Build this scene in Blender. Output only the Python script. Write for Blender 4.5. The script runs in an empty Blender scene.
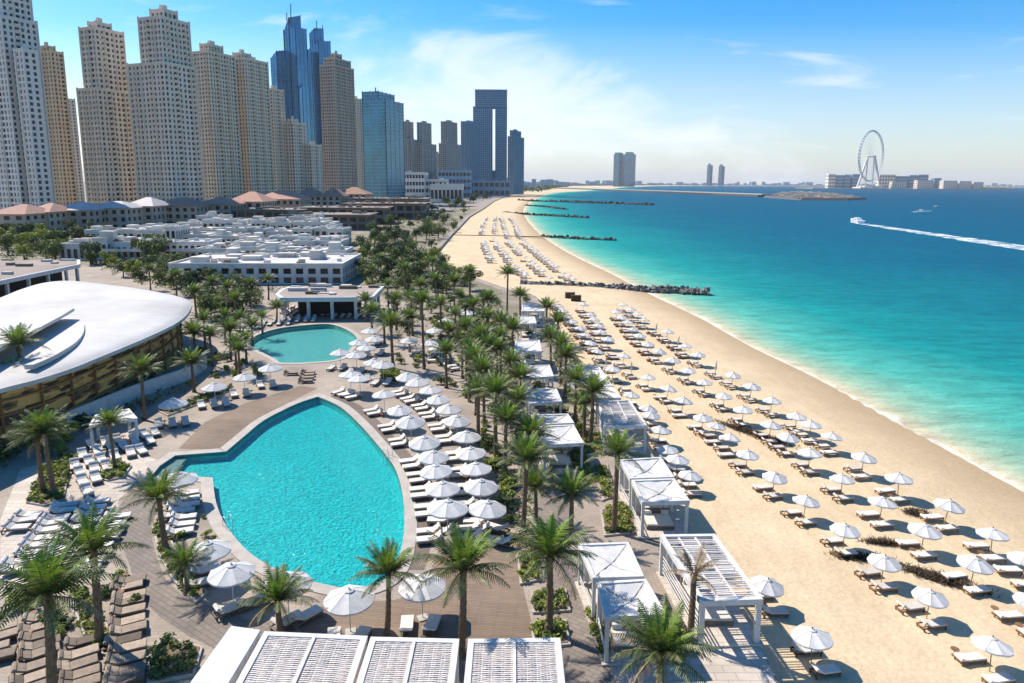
import bpy, math, random
import numpy as np
from mathutils import Vector, Matrix, Euler
rnd = random.Random(11)
R = math.radians
scene = bpy.context.scene
col = scene.collection

# ------------------------------------------------------------------ camera
F = 683.0
CAMZ = 27.0
PITCH = R(9.5)
ROLL = R(0.3)
HORIZON = 182.3
SHIFT = (341.5 - F * math.tan(PITCH)) - HORIZON          # px the picture is slid by the lens shift
cd = bpy.data.cameras.new('Camera')
cam = bpy.data.objects.new('Camera', cd)
col.objects.link(cam)
cd.lens = 24.0; cd.sensor_width = 36.0; cd.clip_start = 0.5; cd.clip_end = 90000
cd.shift_y = -SHIFT / 1024.0
CM = Euler((math.pi / 2 - PITCH, 0, 0)).to_matrix() @ Matrix.Rotation(ROLL, 3, 'Z')
cam.matrix_world = Matrix.Translation((0, 0, CAMZ)) @ CM.to_4x4()
scene.camera = cam
FK = F / 682.667

def ray(px, py):
    return CM @ Vector(((px - 512) / F, (341.5 - py - SHIFT) / F, -1.0))
def P(px, py, z=0.0):
    """point of the photograph on the level z"""
    d = ray(px, py)
    t = (z - CAMZ) / d.z
    return Vector((d.x * t, d.y * t, z))
def A(px, py, Y):
    """point of the photograph at the distance Y"""
    d = ray(px, py)
    t = Y / d.y
    return Vector((d.x * t, Y, CAMZ + d.z * t))
CMI = CM.inverted()
def pix(v):
    c = CMI @ (Vector(v) - Vector((0, 0, CAMZ)))
    return (512 + F * c.x / -c.z, 341.5 - SHIFT - F * c.y / -c.z)

# ------------------------------------------------------------------ helpers
class MB:
    def __init__(s):
        s.v = []; s.f = []; s.m = []
    def face(s, pts, m=0):
        i = len(s.v); s.v.extend([tuple(p) for p in pts]); s.f.append(tuple(range(i, i + len(pts)))); s.m.append(m)
    def mesh(s, verts, faces, m=0):
        i = len(s.v); s.v.extend([tuple(p) for p in verts])
        for f in faces: s.f.append(tuple(i + k for k in f)); s.m.append(m)
    def box(s, x0, x1, y0, y1, z0, z1, m=0, M=None):
        vs = [Vector(p) for p in ((x0,y0,z0),(x1,y0,z0),(x1,y1,z0),(x0,y1,z0),(x0,y0,z1),(x1,y0,z1),(x1,y1,z1),(x0,y1,z1))]
        if M is not None: vs = [M @ p for p in vs]
        s.mesh(vs, [(0,3,2,1),(4,5,6,7),(0,1,5,4),(1,2,6,5),(2,3,7,6),(3,0,4,7)], m)
    def bar(s, a, b, w, h=None, m=0, up=Vector((0,0,1))):
        a = Vector(a); b = Vector(b); h = h or w
        d = (b - a).normalized()
        x = d.cross(up)
        x = x.normalized() if x.length > 1e-4 else Vector((1,0,0))
        y = x.cross(d).normalized()
        x = x * w / 2; y = y * h / 2
        vs = [a-x-y, a+x-y, a+x+y, a-x+y, b-x-y, b+x-y, b+x+y, b-x+y]
        s.mesh(vs, [(0,1,2,3),(4,7,6,5),(0,4,5,1),(1,5,6,2),(2,6,7,3),(3,7,4,0)], m)
    def tube(s, pts, radii, n=8, m=0, cap=True):
        rings = []
        for k, p in enumerate(pts):
            p = Vector(p)
            d = Vector(pts[min(k+1, len(pts)-1)]) - Vector(pts[max(k-1, 0)])
            d.normalize()
            u = d.cross(Vector((0.3, 1, 0.1))); 
            if u.length < 1e-3: u = d.cross(Vector((1,0,0)))
            u.normalize(); w = d.cross(u)
            r = radii[k] if hasattr(radii, '__len__') else radii
            rings.append([p + u*r*math.cos(2*math.pi*j/n) + w*r*math.sin(2*math.pi*j/n) for j in range(n)])
        vs = [q for rg in rings for q in rg]; fs = []
        for k in range(len(rings)-1):
            for j in range(n):
                a = k*n+j; b = k*n+(j+1)%n
                fs.append((a, b, b+n, a+n))
        if cap:
            fs.append(tuple(range(n))[::-1]); fs.append(tuple(range((len(rings)-1)*n, len(rings)*n)))
        s.mesh(vs, fs, m)
    def prism(s, poly, z0, z1, m=0, mside=None, bottom=True):
        """poly: ccw list of (x,y)"""
        n = len(poly)
        vs = [(p[0], p[1], z0) for p in poly] + [(p[0], p[1], z1) for p in poly]
        i = len(s.v); s.v.extend(vs)
        s.f.append(tuple(i+n+k for k in range(n))); s.m.append(m)
        if bottom: s.f.append(tuple(i+k for k in range(n))[::-1]); s.m.append(m)
        for k in range(n):
            k2 = (k+1) % n
            s.f.append((i+k, i+k2, i+n+k2, i+n+k)); s.m.append(m if mside is None else mside)
    def build(s, name, mats, parent=None, smooth=False):
        me = bpy.data.meshes.new(name)
        me.from_pydata(s.v, [], s.f)
        if not isinstance(mats, (list, tuple)): mats = [mats]
        for mm in mats: me.materials.append(mm)
        if len(mats) > 1: me.polygons.foreach_set('material_index', s.m)
        if smooth: me.polygons.foreach_set('use_smooth', [True]*len(me.polygons))
        me.update()
        o = bpy.data.objects.new(name, me); col.objects.link(o)
        if parent is not None: o.parent = parent
        return o

def tag(o, label=None, cat=None, group=None, kind=None):
    if label: o['label'] = label
    if cat: o['category'] = cat
    if group: o['group'] = group
    if kind: o['kind'] = kind
    return o
def thing(name, label, cat, loc=(0,0,0), rz=0, group=None):
    o = bpy.data.objects.new(name, None); col.objects.link(o)
    o.empty_display_size = 0.3
    o.location = loc; o.rotation_euler = (0, 0, rz)
    return tag(o, label, cat, group)
def structure(name, mb, mats, smooth=False):
    return tag(mb.build(name, mats, None, smooth), kind='structure')
KIDS = {}
def dup(root, loc, rz=0, scale=1.0, label=None, group=None, cat=None):
    if root not in KIDS: KIDS[root] = list(root.children)
    r = root.copy(); col.objects.link(r)
    r.location = loc; r.rotation_euler = (0, 0, rz); r.scale = (scale,)*3
    tag(r, label, cat, group)
    def kids(src, dst):
        if src not in KIDS: KIDS[src] = list(src.children)
        for ch in KIDS[src]:
            c = ch.copy(); col.objects.link(c); c.parent = dst
            c.matrix_parent_inverse = Matrix()
            kids(ch, c)
    kids(root, r)
    return r
class Proto:
    """first placing moves the built thing itself, later ones copy it"""
    def __init__(s, root): s.root = root; s.used = False; KIDS[root] = list(root.children)
    def put(s, loc, rz=0, scale=1.0, label=None, group=None, cat=None):
        if not s.used:
            s.used = True; r = s.root
            r.location = loc; r.rotation_euler = (0, 0, rz); r.scale = (scale,)*3
            return tag(r, label, cat, group)
        return dup(s.root, loc, rz, scale, label, group, cat)
WORDS = ['first','second','third','fourth','fifth','sixth','seventh','eighth','ninth','tenth','eleventh','twelfth']
def nth(k):
    if k < 12: return WORDS[k]
    n = k + 1
    return '%d%s' % (n, 'th' if 10 <= n % 100 <= 20 else {1:'st',2:'nd',3:'rd'}.get(n % 10, 'th'))
def area(p):
    return sum(p[i][0]*p[(i+1)%len(p)][1] - p[(i+1)%len(p)][0]*p[i][1] for i in range(len(p)))/2
def ccw(p):
    return p if area(p) > 0 else p[::-1]
def poly(pts, z=0.0):
    return ccw([tuple(P(x, y, z).xy) for x, y in pts])
def inside(x, y, p):
    r = False; j = len(p)-1
    for i in range(len(p)):
        if (p[i][1] > y) != (p[j][1] > y) and x < (p[j][0]-p[i][0])*(y-p[i][1])/(p[j][1]-p[i][1]) + p[i][0]: r = not r
        j = i
    return r
def smooth_open(pts, n=6):
    out = []
    for i in range(len(pts)-1):
        p0 = Vector(pts[max(i-1,0)]); p1 = Vector(pts[i]); p2 = Vector(pts[i+1]); p3 = Vector(pts[min(i+2,len(pts)-1)])
        for k in range(n):
            t = k/n
            out.append(0.5*((2*p1)+(p2-p0)*t+(2*p0-5*p1+4*p2-p3)*t*t+(3*p1-p0-3*p2+p3)*t**3))
    out.append(Vector(pts[-1]))
    return out
def offset_poly(p, d):
    """grow a ccw polygon by d"""
    n = len(p); out = []
    for i in range(n):
        a = Vector(p[i-1]); b = Vector(p[i]); c = Vector(p[(i+1)%n])
        e1 = (b-a).normalized(); e2 = (c-b).normalized()
        n1 = Vector((e1.y,-e1.x)); n2 = Vector((e2.y,-e2.x))
        m = n1+n2
        if m.length < 1e-3: m = n1
        m.normalize()
        k = d/max(0.45, m.dot(n1))
        out.append(tuple(b + m*k))
    return out
def resample(pts, step):
    out = [Vector(pts[0])]; acc = 0
    for a, b in zip(pts, pts[1:]):
        a = Vector(a); b = Vector(b); L = (b-a).length
        t = step-acc
        while t <= L:
            out.append(a+(b-a)*t/L); t += step
        acc = (acc+L) % step
    return out

# ------------------------------------------------------------------ materials
def mat(name, c, rough=0.8, c2=None, scale=1.0, detail=4, bump=0.0, bscale=None, spec=0.3, metal=0.0, rand=0.0, island=0.0, transl=0.0, coord='Object', stretch=None):
    m = bpy.data.materials.new(name); m.use_nodes = True
    nt = m.node_tree; N = nt.nodes; L = nt.links
    b = N['Principled BSDF']
    b.inputs['Roughness'].default_value = rough; b.inputs['Metallic'].default_value = metal
    b.inputs['Specular IOR Level'].default_value = spec
    tc = N.new('ShaderNodeTexCoord')
    src = tc.outputs[coord]
    if stretch:
        mp = N.new('ShaderNodeMapping'); mp.inputs['Scale'].default_value = stretch
        L.new(src, mp.inputs['Vector']); src = mp.outputs[0]
    cur = None
    if c2:
        nz = N.new('ShaderNodeTexNoise'); nz.inputs['Scale'].default_value = scale; nz.inputs['Detail'].default_value = detail
        nz.inputs['Roughness'].default_value = 0.65
        L.new(src, nz.inputs['Vector'])
        rp = N.new('ShaderNodeValToRGB')
        rp.color_ramp.elements[0].position = 0.33; rp.color_ramp.elements[1].position = 0.67
        rp.color_ramp.elements[0].color = (*c, 1); rp.color_ramp.elements[1].color = (*c2, 1)
        L.new(nz.outputs['Fac'], rp.inputs['Fac']); cur = rp.outputs['Color']
    if rand or island:
        hs = N.new('ShaderNodeHueSaturation')
        if cur: L.new(cur, hs.inputs['Color'])
        else: hs.inputs['Color'].default_value = (*c, 1)
        if island:
            g = N.new('ShaderNodeNewGeometry'); s0 = g.outputs['Random Per Island']; amt = island
        else:
            g = N.new('ShaderNodeObjectInfo'); s0 = g.outputs['Random']; amt = rand
        mr = N.new('ShaderNodeMapRange'); mr.inputs['To Min'].default_value = 1-amt; mr.inputs['To Max'].default_value = 1+amt
        L.new(s0, mr.inputs['Value']); L.new(mr.outputs[0], hs.inputs['Value'])
        cur = hs.outputs['Color']
    if cur: L.new(cur, b.inputs['Base Color'])
    else: b.inputs['Base Color'].default_value = (*c, 1)
    if bump:
        n2 = N.new('ShaderNodeTexNoise'); n2.inputs['Scale'].default_value = bscale or scale*4; n2.inputs['Detail'].default_value = 5
        L.new(src, n2.inputs['Vector'])
        bp = N.new('ShaderNodeBump'); bp.inputs['Strength'].default_value = bump; bp.inputs['Distance'].default_value = 0.1
        L.new(n2.outputs['Fac'], bp.inputs['Height']); L.new(bp.outputs[0], b.inputs['Normal'])
    if transl:
        out = N['Material Output']
        tr = N.new('ShaderNodeBsdfTranslucent')
        if cur: L.new(cur, tr.inputs['Color'])
        else: tr.inputs['Color'].default_value = (*c, 1)
        mx = N.new('ShaderNodeMixShader'); mx.inputs[0].default_value = transl
        L.new(b.outputs[0], mx.inputs[1]); L.new(tr.outputs[0], mx.inputs[2]); L.new(mx.outputs[0], out.inputs['Surface'])
    return m

M = {}
M['canvas'] = mat('canvas', (0.70,0.69,0.675), 0.9, (0.56,0.545,0.52), 2.2, 8, rand=0.05, transl=0.18)
M['white'] = mat('white_paint', (0.65,0.64,0.62), 0.6, (0.50,0.485,0.46), 1.6, 8, rand=0.03)
M['whitewall'] = mat('white_render', (0.68,0.645,0.59), 0.85, (0.54,0.505,0.455), 0.35, rand=0.05)
M['roofwhite'] = mat('roof_membrane', (0.56,0.535,0.50), 0.8, (0.40,0.375,0.345), 0.15, rand=0.05)
M['shell'] = None
M['dark'] = mat('interior_shade', (0.03,0.027,0.025), 0.9)
M['soffit'] = mat('soffit', (0.35,0.33,0.30), 0.9)
M['wood'] = mat('teak', (0.23,0.115,0.05), 0.6, (0.15,0.075,0.033), 4, rand=0.2)
M['darkwood'] = mat('dark_teak', (0.15,0.085,0.045), 0.6, (0.09,0.052,0.03), 4, rand=0.25)
M['wicker'] = mat('wicker', (0.20,0.155,0.115), 0.8, (0.13,0.10,0.075), 8, rand=0.15)
M['cushion'] = mat('cushion', (0.60,0.565,0.52), 0.9, (0.50,0.47,0.43), 2, rand=0.08)
M['greycushion'] = mat('grey_cushion', (0.52,0.48,0.44), 0.9, (0.44,0.40,0.36), 2, rand=0.15)
M['darkcushion'] = mat('tan_cushion', (0.30,0.235,0.175), 0.9, (0.17,0.135,0.105), 1.3, rand=0.6)
M['metal'] = mat('pole_metal', (0.62,0.60,0.57), 0.4)
M['polewood'] = mat('pole_wood', (0.30,0.19,0.10), 0.6)
M['lattice'] = mat('lattice_slat', (0.66,0.61,0.57), 0.75, (0.54,0.49,0.45), 6, island=0.12)
M['stone'] = mat('coping_stone', (0.43,0.385,0.33), 0.7, (0.34,0.30,0.26), 0.7, bump=0.1)
M['trunk'] = mat('palm_trunk', (0.22,0.15,0.09), 0.95, (0.11,0.075,0.045), 6, bump=0.8, bscale=9, stretch=(1,1,3))
M['bark'] = mat('bark', (0.10,0.07,0.045), 0.95)
M['frond'] = mat('palm_frond', (0.105,0.145,0.040), 0.5, (0.155,0.165,0.060), 0.8, island=0.35, transl=0.2)
M['frond2'] = mat('young_frond', (0.17,0.25,0.035), 0.5, island=0.25, transl=0.25)
M['dryfrond'] = mat('dry_frond', (0.24,0.17,0.09), 0.8, island=0.3)
M['leaf_a'] = mat('leaf_dark', (0.060,0.090,0.030), 0.6, (0.085,0.115,0.038), 0.4, island=0.4, transl=0.2)
M['leaf_b'] = mat('leaf_mid', (0.10,0.145,0.036), 0.6, (0.135,0.165,0.045), 0.4, island=0.4, transl=0.2)
M['leaf_c'] = mat('leaf_bright', (0.20,0.26,0.035), 0.6, (0.27,0.29,0.05), 0.6, island=0.35, transl=0.25)
M['rock'] = mat('rock', (0.10,0.095,0.09), 0.95, (0.19,0.18,0.165), 0.7, bump=0.6, bscale=2, island=0.3)
M['palerock'] = mat('pale_rock', (0.27,0.24,0.205), 0.95, (0.14,0.125,0.11), 0.1, island=0.3)
M['rockwet'] = mat('rock_dark', (0.045,0.045,0.045), 0.8, (0.09,0.085,0.08), 0.7, bump=0.6, bscale=2, island=0.3)
M['concrete'] = mat('concrete', (0.42,0.40,0.36), 0.9, (0.34,0.32,0.29), 0.1)
M['brush'] = mat('dry_brush', (0.07,0.05,0.03), 0.95, island=0.5)
M['soil'] = mat('soil', (0.14,0.10,0.06), 0.95, (0.21,0.155,0.10), 1.2)
M['brownroof'] = mat('brown_roof', (0.25,0.20,0.165), 0.9, (0.34,0.285,0.245), 0.15, rand=0.15)
M['brownwall'] = mat('brown_wall', (0.27,0.22,0.18), 0.9, (0.19,0.155,0.13), 0.2, rand=0.15)
M['tile'] = mat('roof_tile', (0.42,0.24,0.175), 0.85, (0.32,0.185,0.14), 0.4, rand=0.15)
M['tilepale'] = mat('pale_roof', (0.52,0.47,0.46), 0.7, (0.42,0.37,0.36), 0.2)
M['tileblue'] = mat('blue_grey_roof', (0.34,0.345,0.345), 0.6, (0.42,0.42,0.41), 0.2)
M['podium'] = mat('podium_wall', (0.50,0.40,0.31), 0.9, (0.40,0.32,0.25), 0.2, rand=0.1)
M['glassdark'] = mat('dark_glass', (0.022,0.026,0.032), 0.12, rand=0.25, spec=0.5)
M['boat'] = mat('boat_white', (0.8,0.8,0.8), 0.3)
M['red'] = mat('red_paint', (0.35,0.05,0.03), 0.5)

def wall_mat(name, c, c2):
    return mat(name, c, 0.85, c2, 0.05, 5, rand=0.02)
M['jbr_grey'] = wall_mat('tower_stone_grey', (0.74,0.635,0.51), (0.66,0.56,0.445))
M['jbr_cool'] = wall_mat('tower_stone_cool', (0.74,0.685,0.61), (0.66,0.61,0.54))
M['jbr_tan'] = wall_mat('tower_stone_tan', (0.60,0.46,0.29), (0.52,0.395,0.25))
M['jbr_sand'] = wall_mat('tower_stone_sand', (0.74,0.61,0.455), (0.66,0.54,0.40))
M['jbr_brown'] = wall_mat('tower_stone_brown', (0.60,0.475,0.36), (0.50,0.39,0.295))
M['gateblue'] = wall_mat('tower_blue', (0.24,0.37,0.48), (0.20,0.32,0.42))
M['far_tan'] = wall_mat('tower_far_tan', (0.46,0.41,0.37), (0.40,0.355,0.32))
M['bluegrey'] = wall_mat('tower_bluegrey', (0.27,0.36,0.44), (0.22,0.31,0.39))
M['mullion'] = mat('mullion', (0.16,0.22,0.28), 0.5)
M['slabedge'] = mat('slab_edge', (0.42,0.48,0.52), 0.7)
def glass_mat(name, c, rough=0.1, metal=0.35, rand=0.0):
    m = mat(name, c, rough, tuple(k*0.65 for k in c), 0.04, 3, spec=0.8, metal=metal)
    return m
M['blueglass'] = glass_mat('blue_glass', (0.075,0.28,0.44))
M['blueglass2'] = glass_mat('teal_glass', (0.05,0.25,0.36))
M['paleblueglass'] = glass_mat('pale_blue_glass', (0.15,0.27,0.38))
M['winglass'] = mat('window_glass', (0.030,0.040,0.055), 0.3, (0.06,0.07,0.085), 0.05, 3, spec=0.3, island=0.75)

def paver(name, c, c2, bw=0.8, bh=0.4, mortar=0.5, patch=0.15, rot=0.0, rough=0.8):
    m = bpy.data.materials.new(name); m.use_nodes = True
    N = m.node_tree.nodes; L = m.node_tree.links; b = N['Principled BSDF']
    b.inputs['Roughness'].default_value = rough; b.inputs['Specular IOR Level'].default_value = 0.25
    tc = N.new('ShaderNodeTexCoord'); mp = N.new('ShaderNodeMapping'); mp.inputs['Rotation'].default_value = (0,0,rot)
    L.new(tc.outputs['Object'], mp.inputs['Vector'])
    br = N.new('ShaderNodeTexBrick'); br.inputs['Scale'].default_value = 1.0
    br.inputs['Brick Width'].default_value = bw; br.inputs['Row Height'].default_value = bh
    br.inputs['Mortar Size'].default_value = 0.02
    br.inputs['Color1'].default_value = (*c,1); br.inputs['Color2'].default_value = (*c2,1)
    br.inputs['Mortar'].default_value = (*[k*mortar for k in c],1)
    L.new(mp.outputs[0], br.inputs['Vector'])
    nz = N.new('ShaderNodeTexNoise'); nz.inputs['Scale'].default_value = patch; nz.inputs['Detail'].default_value = 7; nz.inputs['Roughness'].default_value = 0.7
    L.new(tc.outputs['Object'], nz.inputs['Vector'])
    mr = N.new('ShaderNodeMapRange'); mr.inputs['From Min'].default_value = 0.3; mr.inputs['From Max'].default_value = 0.7
    mr.inputs['To Min'].default_value = 0.72; mr.inputs['To Max'].default_value = 1.25
    L.new(nz.outputs['Fac'], mr.inputs['Value'])
    hs = N.new('ShaderNodeHueSaturation'); L.new(br.outputs['Color'], hs.inputs['Color']); L.new(mr.outputs[0], hs.inputs['Value'])
    L.new(hs.outputs['Color'], b.inputs['Base Color'])
    return m
M['pav_beige'] = paver('paving_beige', (0.33,0.275,0.22), (0.30,0.245,0.195), 0.6, 0.3, 0.7)
M['pav_grey'] = paver('paving_grey', (0.215,0.18,0.15), (0.18,0.15,0.125), 0.7, 0.35, rot=0.6)
M['pav_brown'] = paver('decking_brown', (0.24,0.175,0.125), (0.195,0.14,0.10), 2.4, 0.16, 0.55, rot=0.1)
M['pav_white'] = paver('paving_white', (0.52,0.45,0.38), (0.44,0.38,0.315), 1.2, 0.6)
M['pav_dark'] = paver('decking_dark', (0.18,0.145,0.115), (0.15,0.12,0.097), 2.0, 0.15, 0.5, rot=1.2)

# sand
def sand_mat():
    m = bpy.data.materials.new('sand'); m.use_nodes = True
    N = m.node_tree.nodes; L = m.node_tree.links; b = N['Principled BSDF']
    b.inputs['Roughness'].default_value = 0.95; b.inputs['Specular IOR Level'].default_value = 0.15
    tc = N.new('ShaderNodeTexCoord')
    at = N.new('ShaderNodeAttribute'); at.attribute_name = 'shore'
    n1 = N.new('ShaderNodeTexNoise'); n1.inputs['Scale'].default_value = 0.12; n1.inputs['Detail'].default_value = 8; n1.inputs['Roughness'].default_value = 0.7
    L.new(tc.outputs['Object'], n1.inputs['Vector'])
    r1 = N.new('ShaderNodeValToRGB'); r1.color_ramp.elements[0].position = 0.35; r1.color_ramp.elements[1].position = 0.7
    r1.color_ramp.elements[0].color = (0.52,0.40,0.25,1); r1.color_ramp.elements[1].color = (0.63,0.495,0.325,1)
    L.new(n1.outputs['Fac'], r1.inputs['Fac'])
    # damp sand by the water line
    n2 = N.new('ShaderNodeTexNoise'); n2.inputs['Scale'].default_value = 0.2; n2.inputs['Detail'].default_value = 4
    L.new(tc.outputs['Object'], n2.inputs['Vector'])
    ad = N.new('ShaderNodeMath'); ad.operation = 'MULTIPLY_ADD'; ad.inputs[1].default_value = 4.0
    L.new(n2.outputs['Fac'], ad.inputs[0]); L.new(at.outputs['Fac'], ad.inputs[2])
    mr = N.new('ShaderNodeMapRange'); mr.inputs['From Min'].default_value = 3.0; mr.inputs['From Max'].default_value = 13.0
    L.new(ad.outputs[0], mr.inputs['Value'])
    mx = N.new('ShaderNodeMix'); mx.data_type = 'RGBA'
    mx.inputs['A'].default_value = (0.40,0.29,0.17,1)
    n4 = N.new('ShaderNodeTexNoise'); n4.inputs['Scale'].default_value = 0.8; n4.inputs['Detail'].default_value = 6; n4.inputs['Roughness'].default_value = 0.8
    mp4 = N.new('ShaderNodeMapping'); mp4.inputs['Scale'].default_value = (1.0,0.16,1.0); mp4.inputs['Rotation'].default_value = (0,0,0.12)
    L.new(tc.outputs['Object'], mp4.inputs['Vector']); L.new(mp4.outputs[0], n4.inputs['Vector'])
    n6 = N.new('ShaderNodeTexNoise'); n6.inputs['Scale'].default_value = 3.2; n6.inputs['Detail'].default_value = 3
    L.new(tc.outputs['Object'], n6.inputs['Vector'])
    a6 = N.new('ShaderNodeMath'); a6.operation = 'ADD'; L.new(n4.outputs['Fac'], a6.inputs[0]); L.new(n6.outputs['Fac'], a6.inputs[1])
    m4 = N.new('ShaderNodeMapRange'); m4.inputs['From Min'].default_value = 0.65; m4.inputs['From Max'].default_value = 1.35; m4.inputs['To Min'].default_value = 0.84; m4.inputs['To Max'].default_value = 1.14
    L.new(a6.outputs[0], m4.inputs['Value'])
    h4 = N.new('ShaderNodeHueSaturation'); L.new(r1.outputs['Color'], h4.inputs['Color']); L.new(m4.outputs[0], h4.inputs['Value'])
    L.new(mr.outputs[0], mx.inputs['Factor']); L.new(h4.outputs['Color'], mx.inputs['B'])
    L.new(mx.outputs['Result'], b.inputs['Base Color'])
    n3 = N.new('ShaderNodeTexNoise'); n3.inputs['Scale'].default_value = 1.6; n3.inputs['Detail'].default_value = 8; n3.inputs['Roughness'].default_value = 0.75
    L.new(tc.outputs['Object'], n3.inputs['Vector'])
    bp = N.new('ShaderNodeBump'); bp.inputs['Strength'].default_value = 0.55; bp.inputs['Distance'].default_value = 0.25
    L.new(n3.outputs['Fac'], bp.inputs['Height']); L.new(bp.outputs[0], b.inputs['Normal'])
    return m
M['sand'] = sand_mat()

def sea_mat():
    m = bpy.data.materials.new('sea_water'); m.use_nodes = True
    N = m.node_tree.nodes; L = m.node_tree.links
    out = N['Material Output']; b = N['Principled BSDF']; N.remove(b)
    tc = N.new('ShaderNodeTexCoord'); at = N.new('ShaderNodeAttribute'); at.attribute_name = 'shore'
    n1 = N.new('ShaderNodeTexNoise'); n1.inputs['Scale'].default_value = 0.018; n1.inputs['Detail'].default_value = 5
    L.new(tc.outputs['Object'], n1.inputs['Vector'])
    # distance offshore (positive), shaken by sand banks and weed
    k = N.new('ShaderNodeMath'); k.operation = 'MULTIPLY_ADD'; k.inputs[1].default_value = 1.1; k.inputs[2].default_value = 0.45
    L.new(n1.outputs['Fac'], k.inputs[0])
    neg = N.new('ShaderNodeMath'); neg.operation = 'MULTIPLY'; neg.inputs[1].default_value = -1.0
    L.new(at.outputs['Fac'], neg.inputs[0])
    mu = N.new('ShaderNodeMath'); mu.operation = 'MULTIPLY'; L.new(neg.outputs[0], mu.inputs[0]); L.new(k.outputs[0], mu.inputs[1])
    lg = N.new('ShaderNodeMath'); lg.operation = 'MAXIMUM'; lg.inputs[1].default_value = 1.0; L.new(mu.outputs[0], lg.inputs[0])
    ln = N.new('ShaderNodeMath'); ln.operation = 'LOGARITHM'; ln.inputs[1].default_value = 2000.0; L.new(lg.outputs[0], ln.inputs[0])
    rp = N.new('ShaderNodeValToRGB'); cr = rp.color_ramp
    def pos(d): return math.log(d)/math.log(2000)
    stops = [(1.2,(0.52,0.46,0.30)),(4.5,(0.25,0.40,0.28)),(12,(0.07,0.35,0.275)),(32,(0.007,0.225,0.215)),(85,(0.002,0.120,0.165)),(170,(0.002,0.088,0.15)),(500,(0.002,0.075,0.14)),(1800,(0.002,0.060,0.122))]
    while len(cr.elements) < len(stops): cr.elements.new(0.5)
    for e, (d, c) in zip(cr.elements, stops): e.position = pos(d); e.color = (*c,1)
    L.new(ln.outputs[0], rp.inputs['Fac'])
    # ripple tone put into the water colour, a little lighter and darker
    n4 = N.new('ShaderNodeTexNoise'); n4.inputs['Scale'].default_value = 0.35; n4.inputs['Detail'].default_value = 6; n4.inputs['Roughness'].default_value = 0.7
    mp = N.new('ShaderNodeMapping'); mp.inputs['Scale'].default_value = (0.5,1.2,1); mp.inputs['Rotation'].default_value = (0,0,0.4)
    L.new(tc.outputs['Object'], mp.inputs['Vector']); L.new(mp.outputs[0], n4.inputs['Vector'])
    mr = N.new('ShaderNodeMapRange'); mr.inputs['From Min'].default_value = 0.3; mr.inputs['From Max'].default_value = 0.7; mr.inputs['To Min'].default_value = 0.72; mr.inputs['To Max'].default_value = 1.28
    L.new(n4.outputs['Fac'], mr.inputs['Value'])
    hs = N.new('ShaderNodeHueSaturation'); L.new(rp.outputs['Color'], hs.inputs['Color']); L.new(mr.outputs[0], hs.inputs['Value'])
    # thin foam line along the sand
    n5 = N.new('ShaderNodeTexNoise'); n5.inputs['Scale'].default_value = 0.22; n5.inputs['Detail'].default_value = 4
    L.new(tc.outputs['Object'], n5.inputs['Vector'])
    f1 = N.new('ShaderNodeMath'); f1.operation = 'MULTIPLY_ADD'; f1.inputs[1].default_value = 5.0; f1.inputs[2].default_value = -2.5
    L.new(n5.outputs['Fac'], f1.inputs[0])
    f2 = N.new('ShaderNodeMath'); f2.operation = 'ADD'; L.new(neg.outputs[0], f2.inputs[0]); L.new(f1.outputs[0], f2.inputs[1])
    f3 = N.new('ShaderNodeMapRange'); f3.inputs['From Min'].default_value = 0.2; f3.inputs['From Max'].default_value = 1.0; f3.inputs['To Min'].default_value = 0.38; f3.inputs['To Max'].default_value = 0.0
    L.new(f2.outputs[0], f3.inputs['Value'])
    mx = N.new('ShaderNodeMix'); mx.data_type = 'RGBA'; mx.inputs['B'].default_value = (0.8,0.8,0.76,1)
    L.new(f3.outputs[0], mx.inputs['Factor']); L.new(hs.outputs['Color'], mx.inputs['A'])
    df = N.new('ShaderNodeBsdfDiffuse'); L.new(mx.outputs['Result'], df.inputs['Color'])
    gl = N.new('ShaderNodeBsdfGlossy'); gl.inputs['Roughness'].default_value = 0.28
    n3 = N.new('ShaderNodeTexNoise'); n3.inputs['Scale'].default_value = 0.9; n3.inputs['Detail'].default_value = 6; n3.inputs['Roughness'].default_value = 0.65
    L.new(mp.outputs[0], n3.inputs['Vector'])
    bp = N.new('ShaderNodeBump'); bp.inputs['Strength'].default_value = 0.8; bp.inputs['Distance'].default_value = 0.5
    L.new(n3.outputs['Fac'], bp.inputs['Height']); L.new(bp.outputs[0], gl.inputs['Normal']); L.new(bp.outputs[0], df.inputs['Normal'])
    ms = N.new('ShaderNodeMixShader'); ms.inputs[0].default_value = 0.07
    L.new(df.outputs[0], ms.inputs[1]); L.new(gl.outputs[0], ms.inputs[2]); L.new(ms.outputs[0], out.inputs['Surface'])
    return m
M['sea'] = sea_mat()

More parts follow.
